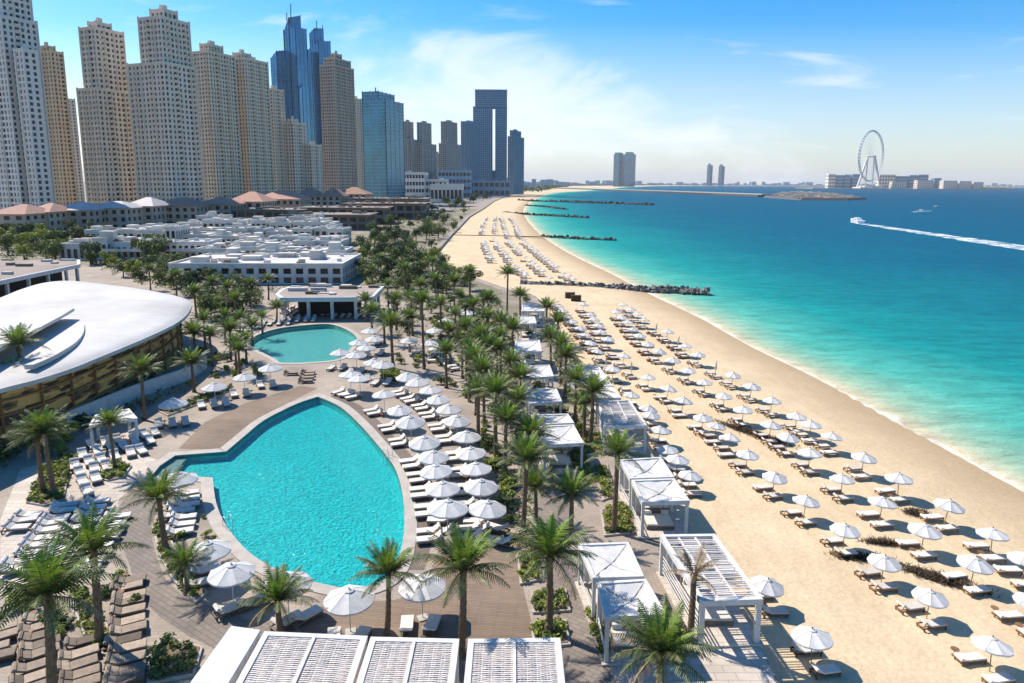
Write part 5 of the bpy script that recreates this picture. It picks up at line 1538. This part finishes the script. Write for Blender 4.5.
for px in ([(481,231),(484,222),(487,216)],[(494,233),(495,224),(496,215)],[(508,235),(504,224),(501,216)],[(521,235),(515,224),(510,216)]):
    for p in far_col(px):
        if rnd.random() < 0.25: continue
        p = p+Vector((rnd.uniform(-.6,.6),rnd.uniform(-.8,.8),0))
        n = 8
        vs = [(p.x+1.05*math.cos(2*math.pi*k/n), p.y+1.05*math.sin(2*math.pi*k/n), SAND+1.9) for k in range(n)]+[(p.x,p.y,SAND+2.5)]
        mass.mesh(vs, [(k,(k+1)%n,n) for k in range(n)])
        mass.bar((p.x,p.y,SAND),(p.x,p.y,SAND+2.4),0.08)
        far_lng += [(p+Vector((-0.6,-1,0)),0.0),(p+Vector((-0.6,1,0)),0.0)]
o = mass.build('distant_parasols', M['canvas']); tag(o, 'far rows of tiny white parasols on the beach past the thin groyne', 'parasols', kind='stuff')
# scattered lounge seats at the left
def field(px_poly, sx, sy, ang, typ, nm, seed):
    pl = poly(px_poly,0); rr = random.Random(seed); out = []
    xs = [p[0] for p in pl]; ys = [p[1] for p in pl]; ca, sa = math.cos(ang), math.sin(ang)
    cx = sum(xs)/len(xs); cy = sum(ys)/len(ys)
    for i in range(-14,15):
        for j in range(-14,15):
            x = cx+i*sx*ca-j*sy*sa; y = cy+i*sx*sa+j*sy*ca
            if inside(x,y,pl): out.append(Vector((x+rr.uniform(-.15,.15),y+rr.uniform(-.15,.15),0)))
    out.sort(key=lambda q: pix(q)[0])
    for k,q in enumerate(out): loungers.append((q, ang+rr.uniform(-.12,.12), typ, '|lounger, %s from the left %s' % (nth(k), nm)))
field([(98,570),(122,560),(134,600),(152,624),(160,640),(148,664),(140,690),(104,690),(112,650),(106,610)], 2.15,0.98, R(28), 'dark', 'among the dark loungers inside the curved path', 1)
field([(-10,636),(20,618),(44,616),(84,650),(100,690),(-10,710)], 2.2,1.0, R(30), 'dark', 'among the tan loungers at the bottom left corner', 2)
field([(6,575),(20,516),(80,503),(117,497),(117,548),(110,566),(60,585)], 2.3,1.12, R(15), 'pool', 'on the pale paving left of the curved path', 3)
field([(72,470),(100,440),(140,432),(165,436),(150,452),(112,460),(95,500),(75,500)], 2.3,1.15, R(-50), 'pool', 'beside the lone cabana left of the pool steps', 4)
field([(155,520),(165,500),(200,492),(208,510),(205,530),(165,545)], 2.4,1.2, R(20), 'pool', 'between curved path and left pool edge', 5)
field([(240,328),(262,322),(300,318),(340,320),(300,323),(262,329),(240,338)], 2.4,1.5, R(-80), 'pool', 'along the back rim of the small pool', 6)
field([(285,306),(372,306),(372,318),(345,318),(300,317),(280,317)], 2.2,1.5, R(-90), 'dark', 'on the terrace before the pool bar', 9)
field([(288,374),(318,372),(325,378),(300,384)], 2.4,1.4, R(10), 'dark', 'in front of the small pool', 7)
field([(420,350),(450,352),(470,368),(450,372),(425,362)], 3.0,1.6, R(20), 'pool', 'in the cafe garden behind the outer parasol row', 8)

# lounger prototypes
def make_lounger(name, frame_m, cush_m, back, label):
    root = thing(name, label, 'sun lounger')
    f = MB(); w = 0.36
    for y in (-w,w): f.bar((-1.0,y,0.27),(1.0,y,0.27),0.06,0.10)
    for x in (-0.97,-0.3,0.3,0.97): f.bar((x,-w,0.27),(x,w,0.27),0.07,0.08,up=Vector((0,0,1)))
    for x in (-0.9,0.9):
        for y in (-w,w): f.box(x-0.04,x+0.04,y-0.04,y+0.04,0,0.22)
    f.build('frame', frame_m, root)
    c = MB(); rb = -0.33
    def cushion(mb, x0, x1, z, th, Mx=None):
        b = 0.04
        pr = [(x0,z),(x0,z+th-b),(x0+b,z+th),(x1-b,z+th),(x1,z+th-b),(x1,z)]
        for sgn in (0,):
            vs = [(x,-w-0.02+(0 if 0<i<5 else 0),zz) for i,(x,zz) in enumerate(pr)]+[(x,w+0.02,zz) for x,zz in pr]
            if Mx is not None: vs = [tuple(Mx @ Vector(v)) for v in vs]
            n = len(pr); fs = [(i,(i+1)%n,n+(i+1)%n,n+i) for i in range(n)]+[tuple(range(n))[::-1],tuple(range(n,2*n))]
            mb.mesh(vs, fs)
    cushion(c, rb+0.02, 1.02, 0.33, 0.12); c.build('mattress', cush_m, root)
    Mx = Matrix.Translation((rb,0,0.33)) @ Matrix.Rotation(back,4,'Y') 
    c = MB(); cushion(c, -0.70, -0.01, 0.0, 0.12, Mx)
    bk = c.build('backrest', cush_m, root)
    if back > 0.2:
        c = MB(); 
        for y in (-0.25,0.25):
            tp = Mx @ Vector((-0.5,y,0)); c.bar((-0.85,y,0.3), tp, 0.04)
        c.build('back_strut', frame_m, bk)
    c = MB(); Mp = Mx; cushion(c, -0.68, -0.48, 0.121, 0.07, Mx); 
    c.build('head_pillow', cush_m, bk)
    return root
LP = {
 'pool': Proto(make_lounger('sun_lounger', M['wicker'], M['cushion'], R(32), 'lounger')),
 'dark': Proto(make_lounger('sun_lounger', M['darkwood'], M['darkcushion'], R(25), 'lounger')),
 'beach': Proto(make_lounger('sun_lounger', M['wood'], M['greycushion'], R(30), 'lounger')),
 'flat': Proto(make_lounger('sun_lounger', M['wood'], M['cushion'], R(6), 'lounger')),
 'darkbeach': Proto(make_lounger('sun_lounger', M['darkwood'], M['cushion'], R(28), 'lounger')),
}
LOOK = {'pool':'cream','dark':'brown','beach':'wooden','flat':'flat white','darkbeach':'dark wooden'}
def on_sand(q): return None
loungers.sort(key=lambda t: (t[0]-Vector((0,0,CAMZ))).length)
def inside_pool(q): return inside(q.x,q.y,pool_a) or inside(q.x,q.y,pool_b)
vis = []
for L0 in loungers:
    if inside_pool(L0[0]): continue
    vis.append(L0)
BEACHT = ('beach','flat','darkbeach')
seen_lab = set(); restl = []
for i,(q,rz,typ,lab) in enumerate(vis):
    z = SAND if typ in BEACHT else 0.0
    loc = Vector((q.x,q.y,z))
    if i < 299:
        LP[typ].put(loc, rz, rnd.uniform(0.82,0.88) if typ in BEACHT else rnd.uniform(0.95,1.02), (lab.replace('|',' '+LOOK[typ]+' ') if not lab.startswith('|') else LOOK[typ]+' '+lab[1:]), 'loungers on the beach' if typ in BEACHT else 'loungers around the pools')
    else: restl.append((loc,rz))
mass = MB()
for q, rz in restl+[(Vector((p.x,p.y,SAND)),a_) for p,a_ in far_lng]:
    Mx = Matrix.Translation(q) @ Matrix.Rotation(rz,4,'Z')
    mass.box(-1,1,-0.34,0.34,0.1,0.3,0,Mx); mass.box(-0.35,1,-0.35,0.35,0.301,0.42,1,Mx)
    mass.box(-0.7,0,-0.35,0.35,0,0.1,1,Mx @ Matrix.Translation((-0.35,0,0.34)) @ Matrix.Rotation(R(30),4,'Y'))
o = mass.build('distant_sun_loungers', [M['wood'], M['greycushion']]); tag(o, 'tiny sun loungers under the far rows of parasols', 'sun loungers', kind='stuff')

tb = MB(); tb.tube([(0,0,0),(0,0,0.03)],[0.16,0.16],10); tb.tube([(0,0,0.03),(0,0,0.42)],0.03,6); tb.tube([(0,0,0.42),(0,0,0.46)],[0.24,0.24],12)
to = tb.build('side_table', M['wood']); tag(to, 'table', 'side table'); TB = Proto(to)
rt = random.Random(61); nt_ = 0
for i,(q,rz,typ,lab) in enumerate(vis[:299]):
    if rt.random() < 0.22:
        z = SAND if typ in BEACHT else 0.0
        o2 = Vector((q.x,q.y,z))+Vector((math.cos(rz),math.sin(rz),0))*-0.5+Vector((-math.sin(rz),math.cos(rz),0))*0.62
        TB.put(o2, 0, 1.0, 'small round wooden table beside the '+' '.join((lab.replace('|',' ')).strip().split()[:9]), 'small round tables beside the loungers')
# small things on the sand
def brush(label, px, py, w, d, rz, seed):
    rr = random.Random(seed); mb = MB()
    for k in range(int(620*w)):
        x = rr.gauss(0,w/2.6); y = rr.gauss(0,d/2.6); a = rr.uniform(0,6.28); ln = rr.uniform(0.15,0.5); e = rr.uniform(0,0.9)
        v = Vector((math.cos(a)*math.cos(e),math.sin(a)*math.cos(e),math.sin(e)))*ln
        p = Vector((x,y,0.02)); s = Vector((-math.sin(a),math.cos(a),0))*0.03
        mb.face([p-s,p+s,p+v+s*0.5,p+v-s*0.5])
    o = mb.build('dry_brush', M['brush']); o.location = P(px,py,SAND); o.rotation_euler = (0,0,rz)
    tag(o, label, 'dry brush', 'clumps of dry brush on the sand')
brush('long dark clump of dry brush between near parasols',940,579,3.2,0.8,R(-38),1)
brush('dark clump of dry brush beside the third landward parasol',860,558,2.2,0.6,R(-12),2)
brush('small light clump of dry brush in the near middle row',916,513,1.2,0.6,0,3)
brush('long dark drift of dry brush between landward and middle rows',752,433,5.0,1.0,R(-52),4)
brush('small dark clump of dry brush near the long near clump',882,543,1.6,0.5,R(-10),5)
# stack of folded loungers at the end of the landward row
for k,(x,y,lab) in enumerate([(570,298,'left dark stack of folded loungers below the rock groyne'),(576,301,'right dark stack of folded loungers below the rock groyne')]):
    mb = MB()
    for j in range(6):
        mb.box(-1.0,1.0,-0.4,0.4,0.28*j,0.28*j+0.17); mb.box(-0.9,-0.8,-0.4,0.4,0.28*j+0.17,0.28*j+0.28); mb.box(0.8,0.9,-0.4,0.4,0.28*j+0.17,0.28*j+0.28)
    o = mb.build('lounger_stack', M['darkwood']); o.location = P(x,y,SAND); o.scale = (1.2,1.3,0.9); tag(o, lab, 'lounger stack', 'stacks of folded loungers')

# ------------------------------------------------------------------ groynes, pier, islands
def rocks(name, label, px, z, width, height, step, rad, m, seed, group='rock groynes along the beach', cat='groyne', per=3):
    rr = random.Random(seed); mb = MB()
    ln = resample([P(x,y,z) for x,y in px], step)
    for i, p in enumerate(ln):
        t = (ln[min(i+1,len(ln)-1)]-ln[max(i-1,0)]).normalized(); nrm = Vector((-t.y,t.x,0))
        for k in range(per):
            s = rr.uniform(-1,1); c = p+nrm*s*width/2+t*rr.uniform(-step/2,step/2)
            zc = z-0.2+height*(1-abs(s))*rr.uniform(0.5,1.0); r_ = rad*rr.uniform(0.6,1.25)
            # lumpy 8 corner boulder
            vs = []; fs = [(0,3,2,1),(4,5,6,7),(0,1,5,4),(1,2,6,5),(2,3,7,6),(3,0,4,7)]
            Mx = Euler((rr.uniform(0,3),rr.uniform(0,3),rr.uniform(0,3))).to_matrix()
            for a_ in ((-1,-1,-1),(1,-1,-1),(1,1,-1),(-1,1,-1),(-1,-1,1),(1,-1,1),(1,1,1),(-1,1,1)):
                q = Mx @ Vector(a_)*r_*0.62*rr.uniform(0.7,1.15); vs.append((c.x+q.x,c.y+q.y,zc+q.z))
            mb.mesh(vs, fs)
    # rubble core so that no light shows through
    for a,b in zip(ln,ln[1:]):
        mb.bar(Vector((a.x,a.y,z-0.6+height*0.25)),Vector((b.x,b.y,z-0.6+height*0.25)),width*0.6,height*0.5+1.0)
    o = mb.build(name, m); tag(o, label, cat, group); return o
rocks('rock_groyne','nearest dark boulder groyne reaching into the turquoise water', [(522,285),(560,286),(600,287.5),(640,289),(680,291),(710,292.5)], SEA+0.6, 3.8, 1.25, 0.75, 0.66, M['rock'], 1, per=5)
rocks('rock_groyne','second boulder groyne, thin, beyond the far parasol columns', [(545,237),(575,239),(616,240.5)], SEA, 5, 1.4, 1.6, 1.0, M['rockwet'], 2)
rocks('rock_groyne','short thin groyne in the far bay, third from us', [(505,213),(530,215),(560,216.5),(589,218)], SEA, 7, 1.4, 2.4, 1.4, M['rockwet'], 3)
rocks('rock_groyne','long dark groyne in the far bay, fourth from us', [(520,201),(560,202),(610,203.6),(653,205)], SEA, 11, 2.4, 3.2, 2.2, M['rockwet'], 4)
rocks('rock_groyne','short faint groyne just in front of the long far one', [(526,205.5),(545,207),(566,209.5)], SEA, 7, 1.4, 2.4, 1.4, M['rockwet'], 5)
mb = MB(); lp = [P(x,y,SAND) for x,y in [(448,235),(500,236),(546,237)]]
for a,b in zip(lp,lp[1:]): mb.bar(a+Vector((0,0,0.1)),b+Vector((0,0,0.1)),2.0,0.3)
tag(mb.build('boardwalk', M['wood']), 'thin wooden boardwalk crossing the far beach to the second groyne', 'boardwalk')
mb = MB(); lp = [P(x,y,SEA) for x,y in [(556,188.4),(600,190.2),(660,192.5),(720,195),(768,197)]]
for a,b in zip(lp,lp[1:]):
    mb.bar(a+Vector((0,0,1.5)),b+Vector((0,0,1.5)),46,6,1); mb.bar(a+Vector((0,12,5.2)),b+Vector((0,12,5.2)),20,2.4,0)
tag(mb.build('breakwater', [M['concrete'],M['rockwet']]), 'long pale breakwater crossing the bay to the rocky islet', 'breakwater')
rr = random.Random(3)
def islet(label, px, ztop, m, name='islet'):
    pl = poly(px, SEA); mb = MB(); inn = offset_poly(pl, -6)
    n = len(pl)
    for i in range(n):
        j = (i+1)%n
        mb.face([(pl[i][0],pl[i][1],SEA-1),(pl[j][0],pl[j][1],SEA-1),(inn[j][0],inn[j][1],ztop),(inn[i][0],inn[i][1],ztop)])
    mb.face([(x,y,ztop) for x,y in inn])
    o = mb.build(name, m); tag(o, label, 'islet'); return pl
pl = islet('low rocky islet with pale stone piles at the end of the breakwater', [(762,197.5),(775,194),(800,192.3),(840,194.5),(868,199.5),(850,200.5),(800,200.2)], 2.0, M['rockwet'])
mb = MB(); xs = [p[0] for p in pl]; ys = [p[1] for p in pl]; k = 0; rr = random.Random(4)
while k < 130:
    x = rr.uniform(min(xs),max(xs)); y = rr.uniform(min(ys),max(ys))
    if not inside(x,y,offset_poly(pl,-8)): continue
    k += 1; s = rr.uniform(4,10); h = rr.uniform(0.6,2.6)
    vs = [(x+s*math.cos(t*1.047)*rr.uniform(.7,1.1), y+s*math.sin(t*1.047)*rr.uniform(.7,1.1), 2.2) for t in range(6)]+[(x,y,2.2+h)]
    mb.mesh(vs, [(t,(t+1)%6,6) for t in range(6)])
tag(mb.build('stone_piles', M['palerock']), 'pale piles of stone heaped on the rocky islet', 'stone piles', kind='stuff')

# island with the wheel
YI = 4300
def IX(px): return A(px, 185, YI).x
isl = [(IX(812),YI-20),(IX(860),YI-160),(IX(950),YI-170),(IX(1012),YI-60),(IX(1000),YI+250),(IX(900),YI+600),(IX(815),YI+300)]
mb = MB(); mb.prism(ccw(isl), SEA-1, 2.0); o = mb.build('island', M['sand']); tag(o, kind='structure')
def wheel():
    hub = A(871.5,156,YI); rad = 24*(YI*math.cos(PITCH))/F*1.0
    root = thing('observation_wheel', 'giant white observation wheel on the island across the water', 'ferris wheel', (hub.x,YI,2))
    hz = hub.z-2; rot = R(37)
    ux = Vector((math.cos(rot), math.sin(rot), 0)); nx = Vector((-math.sin(rot), math.cos(rot), 0))
    def pt(a, r_, off=0): return ux*math.cos(a)*r_+Vector((0,0,hz+math.sin(a)*r_))+nx*off
    rim = MB(); n = 72
    for off in (-4.5,4.5):
        pts = [pt(2*math.pi*k/n, rad, off) for k in range(n+1)]
        for a,b in zip(pts,pts[1:]): rim.bar(a,b,3.2)
    for k in range(n): rim.bar(pt(2*math.pi*k/n,rad,-4.5),pt(2*math.pi*k/n,rad,4.5),1.4)
    rim.build('rim', M['white'], root)
    sp = MB()
    for k in range(48): sp.bar(pt(2*math.pi*k/48,4,(-10 if k%2 else 10)),pt(2*math.pi*k/48,rad,0),0.45)
    sp.build('spokes', M['white'], root)
    h = MB(); h.tube([pt(0,0,-22),pt(0,0,22)],[7,7],14); h.build('hub', M['white'], root)
    for off in (-24,24):
        for sx in (-1,1):
            l = MB(); base = ux*sx*52+nx*off*1.9; l.bar(base, pt(0,0,off*0.85), 9); l.build('leg', M['white'], root)
    for k in range(48):
        a = 2*math.pi*(k+0.5)/48; c = pt(a, rad+5); m_ = MB()
        m_.tube([c-nx*4.5,c-nx*3,c+nx*3,c+nx*4.5],[1.5,3.2,3.2,1.5],8); m_.build('cabin', M['paleblueglass'], root)
    pd = MB(); pd.box(-75,75,-50,50,0,8); pd.box(-45,45,-40,40,8,16); pd.build('base_hall', M['white'], root)
wheel()
rr = random.Random(8)
GI = 'hotel blocks on the island'
ib = [(829,836,174),(836.5,844,175),(845,851,174.5),(853,861,174),(880,896,174.5),(897,909,176),(910,918,175),(919,929,174.5),(918,934,180),(935,942,178),(944,958,180.5),(960,972,181),(974,984,182),(893,907,181.5)]
for k,(x0,x1,yt) in enumerate(sorted(ib)):
    Yb = YI+ (120 if yt < 179 else -60)
    block_building('hotel_block', '%s block, %s from the left beside the wheel on the island' % ('dark blocky hotel' if yt < 179 else 'pale low', nth(k)), x0,x1,yt,Yb,40,M['gateblue'] if yt < 179 and k % 4 else M['jbr_cool'],RW,6,4,GI,0,(),winsz=(0.55,0.5),base=2.0)
# island palms/trees as a belt
mb = MB()
for k in range(260):
    x = rr.uniform(IX(940),IX(1005)); y = rr.uniform(YI-60,YI+100); leaf_blob(mb, Vector((x,y,rr.uniform(5,9))), rr.uniform(5,10), 10, 2.5, rr)
tag(mb.build('island_trees', M['leaf_a']), 'dark belt of trees on the right end of the wheel island', 'trees', kind='stuff')

# far coast: low city and trees
rr = random.Random(15)
far_line = [Vector((60,1900)),Vector((200,3200)),Vector((520,6060)),Vector((1900,8950)),Vector((5200,10150)),Vector((8900,10700))]
ln = resample(far_line, 70)
mb = MB(); mbt = MB()
for i,p in enumerate(ln):
    for j in range(3):
        q = p+Vector((-rr.uniform(0,1)*600*0.6, rr.uniform(10,900))); s = 1+p.y/9000
        h = rr.choice((8,12,16,22,30,46))*rr.uniform(0.6,1.2); w = rr.uniform(18,50)*s
        if p.y > 2600 or j < 1: mb.box(q.x,q.x+w,q.y,q.y+30,0,h)
    for j in range(4):
        q = p+Vector((rr.uniform(-60,10),rr.uniform(0,120))); leaf_blob(mbt, Vector((q.x,q.y,rr.uniform(5,9))), rr.uniform(9,18), 12, 4, rr, flat=0.5)
tag(mb.build('distant_city', M['bluegrey']), 'low hazy city blocks along the far shore of the bay', 'distant city', kind='stuff')
tag(mbt.build('distant_trees', M['leaf_a']), 'dark line of trees along the far shore of the bay', 'distant trees', kind='stuff')

# ------------------------------------------------------------------ boats
def yacht(label, px, py, ang, L):
    q = P(px,py,SEA); root = thing('motor_yacht', label, 'boat', q, ang)
    h = MB(); ns = 9; secs = []
    for k in range(ns):
        t = k/(ns-1); x = (t-0.5)*L; w = L*0.13*min(1,(1-t)*2.6)**0.7+0.02; secs.append([(x,-w,L*0.1+0.03*L*t),(x,-w*0.75,0),(x,0,-L*0.03),(x,w*0.75,0),(x,w,L*0.1+0.03*L*t)])
    vs = [p for s in secs for p in s]; fs = []
    for k in range(ns-1):
        for j in range(4): fs.append((k*5+j,k*5+j+1,(k+1)*5+j+1,(k+1)*5+j))
    for k in range(ns-1): fs.append((k*5,(k+1)*5,(k+1)*5+4,k*5+4))
    fs.append((0,1,2,3,4)); h.mesh(vs,fs); h.build('hull', M['boat'], root)
    c = MB(); c.box(-0.3*L,0.18*L,-0.09*L,0.09*L,0.1*L,0.15*L); c.box(-0.24*L,0.0*L,-0.075*L,0.075*L,0.15*L,0.19*L); c.build('cabin', M['boat'], root)
    c = MB(); c.box(-0.28*L,0.185*L,-0.092*L,0.092*L,0.115*L,0.135*L); c.box(-0.22*L,0.003*L,-0.077*L,0.077*L,0.16*L,0.18*L); c.build('window_band', M['glassdark'], root)
    return root
a = P(850,221.5,SEA); b = P(1024,249,SEA); d = (a-b)
yacht('white motor yacht racing with a long white wake', 856, 222.8, math.atan2(d.y,d.x), 22)
yacht('small white speedboat with short wake, left one of two', 921,211.2, R(190), 11)
yacht('small reddish speedboat further out, right one of two', 936,207.5, R(200), 12)
def wake(label, p0, p1, w0, w1):
    mb = MB(); n = 60; u = (p1-p0).normalized(); nn = Vector((-u.y,u.x,0)); rr = random.Random(2); prev = None
    for k in range(n+1):
        t = k/n; c = p0.lerp(p1,t); w = (w0+(w1-w0)*t**0.7)*rr.uniform(0.85,1.15)
        cur = (c-nn*w+Vector((0,0,0.05)), c+nn*w+Vector((0,0,0.05)))
        if prev: mb.face([(*prev[0].xy,SEA+0.05),(*cur[0].xy,SEA+0.05),(*cur[1].xy,SEA+0.05),(*prev[1].xy,SEA+0.05)])
        prev = cur
    o = mb.build('wake', M['foam']); tag(o, label, 'wake', kind='stuff')
wake('long white foaming wake behind the motor yacht', P(860,223.4,SEA), P(1120,262,SEA), 3.5, 8.5)
wake('short white wake trailing the small left speedboat', P(912,212,SEA), P(931,210.8,SEA), 2.5, 2.0)

# ------------------------------------------------------------------ light, sky, air
SUN_EL = R(47); 
sd = Vector((-math.cos(R(33)), math.sin(R(33)), 0))*math.cos(SUN_EL)+Vector((0,0,math.sin(SUN_EL)))   # towards the sun
sl = bpy.data.lights.new('sun', 'SUN'); sl.energy = 4.3; sl.angle = R(0.53); sl.color = (1.0,0.92,0.81)
so = bpy.data.objects.new('sun', sl); col.objects.link(so)
so.rotation_euler = sd.to_track_quat('Z','Y').to_euler(); so.location = (0,0,400)
w = bpy.data.worlds.new('World'); scene.world = w; w.use_nodes = True
N = w.node_tree.nodes; L = w.node_tree.links
bg = N['Background']; bg.inputs['Strength'].default_value = 0.15
sky = N.new('ShaderNodeTexSky'); sky.sky_type = 'NISHITA'; sky.sun_disc = False
sky.sun_elevation = SUN_EL; sky.sun_rotation = math.atan2(sd.x, sd.y)
sky.air_density = 1.0; sky.dust_density = 0.5; sky.ozone_density = 3.5; sky.altitude = 0
tc = N.new('ShaderNodeTexCoord')
sx = N.new('ShaderNodeSeparateXYZ'); L.new(tc.outputs['Generated'], sx.inputs[0])
def math_(op, a, b=None, c=None):
    n = N.new('ShaderNodeMath'); n.operation = op
    for i, v in enumerate((a,b,c)):
        if v is None: continue
        if isinstance(v, (int,float)): n.inputs[i].default_value = v
        else: L.new(v, n.inputs[i])
    return n.outputs[0]
az = math_('DIVIDE', sx.outputs['X'], math_('MAXIMUM', sx.outputs['Y'], 0.05))     # tan of azimuth
el = math_('DIVIDE', sx.outputs['Z'], math_('MAXIMUM', sx.outputs['Y'], 0.05))
cv = N.new('ShaderNodeCombineXYZ'); L.new(az, cv.inputs[0]); L.new(math_('MULTIPLY', el, 2.6), cv.inputs[1])
nz = N.new('ShaderNodeTexNoise'); nz.inputs['Scale'].default_value = 4.2; nz.inputs['Detail'].default_value = 9; nz.inputs['Roughness'].default_value = 0.58; nz.inputs['Distortion'].default_value = 0.5
L.new(cv.outputs[0], nz.inputs['Vector'])
# broad bank of thin cloud over the skyline
dx = math_('DIVIDE', math_('SUBTRACT', az, 0.02), 0.42)
dy = math_('DIVIDE', math_('SUBTRACT', math_('ADD', el, math_('MULTIPLY', math_('MAXIMUM', az, 0.0), 0.22)), 0.11), 0.14)
r2 = math_('ADD', math_('MULTIPLY', dx, dx), math_('MULTIPLY', dy, dy))
mk = math_('ADD', math_('SUBTRACT', 1.0, r2), math_('MULTIPLY', math_('SUBTRACT', nz.outputs['Fac'], 0.5), 4.6))
mr = N.new('ShaderNodeMapRange'); mr.interpolation_type = 'SMOOTHSTEP'; mr.inputs['From Min'].default_value = 0.1; mr.inputs['From Max'].default_value = 1.25; mr.inputs['To Max'].default_value = 0.56
L.new(mk, mr.inputs['Value'])
# high wisps
nz2 = N.new('ShaderNodeTexNoise'); nz2.inputs['Scale'].default_value = 3.1; nz2.inputs['Detail'].default_value = 8; nz2.inputs['Roughness'].default_value = 0.6; nz2.inputs['Distortion'].default_value = 0.9
mp = N.new('ShaderNodeMapping'); mp.inputs['Scale'].default_value = (1.0,2.4,1); mp.inputs['Location'].default_value = (3.4,1.1,0)
L.new(cv.outputs[0], mp.inputs['Vector']); L.new(mp.outputs[0], nz2.inputs['Vector'])
mr2 = N.new('ShaderNodeMapRange'); mr2.interpolation_type = 'SMOOTHSTEP'; mr2.inputs['From Min'].default_value = 0.56; mr2.inputs['From Max'].default_value = 0.78; mr2.inputs['To Max'].default_value = 0.45
L.new(nz2.outputs['Fac'], mr2.inputs['Value'])
cl = math_('MAXIMUM', mr.outputs[0], mr2.outputs[0])
mx = N.new('ShaderNodeMix'); mx.data_type = 'RGBA'
hs_ = N.new('ShaderNodeHueSaturation'); ms_ = N.new('ShaderNodeMapRange'); ms_.inputs['From Min'].default_value = 0.0; ms_.inputs['From Max'].default_value = 0.22; ms_.inputs['To Min'].default_value = 0.62; ms_.inputs['To Max'].default_value = 1.5
L.new(el, ms_.inputs['Value']); L.new(ms_.outputs[0], hs_.inputs['Saturation']); mv_ = N.new('ShaderNodeMapRange'); mv_.inputs['From Max'].default_value = 0.2; mv_.inputs['To Min'].default_value = 0.56; mv_.inputs['To Max'].default_value = 0.70
L.new(el, mv_.inputs['Value']); L.new(mv_.outputs[0], hs_.inputs['Value'])
L.new(sky.outputs[0], hs_.inputs['Color'])
L.new(cl, mx.inputs['Factor']); L.new(hs_.outputs[0], mx.inputs['A']); mx.inputs['B'].default_value = (4.3,4.35,4.5,1)
L.new(mx.outputs['Result'], bg.inputs['Color'])

mb = MB(); mb.box(-15500,15500,-300,25500,-8,330)
hz = mb.build('haze', None) if False else None
hm = bpy.data.materials.new('haze'); hm.use_nodes = True
hn = hm.node_tree.nodes; hn.remove(hn['Principled BSDF'])
pv = hn.new('ShaderNodeVolumePrincipled'); pv.inputs['Density'].default_value = 3.6e-5; pv.inputs['Color'].default_value = (0.90,0.93,0.97,1)
hm.node_tree.links.new(pv.outputs[0], hn['Material Output'].inputs['Volume'])
hz = mb.build('haze', hm); tag(hz, 'thin sea haze', 'haze', kind='stuff')

# ------------------------------------------------------------------ render settings
vs = scene.view_settings
vs.view_transform = 'Standard'; vs.look = 'None'; vs.exposure = 0.84; vs.gamma = 1.0; vs.use_curve_mapping = False
scene.cycles.volume_bounces = 0
scene.cycles.max_bounces = 6; scene.cycles.transparent_max_bounces = 10
scene.cycles.use_denoising = True
scene.cycles.caustics_reflective = False; scene.cycles.caustics_refractive = False
print('COUNT loungers', len(vis), 'objects', len(bpy.data.objects))
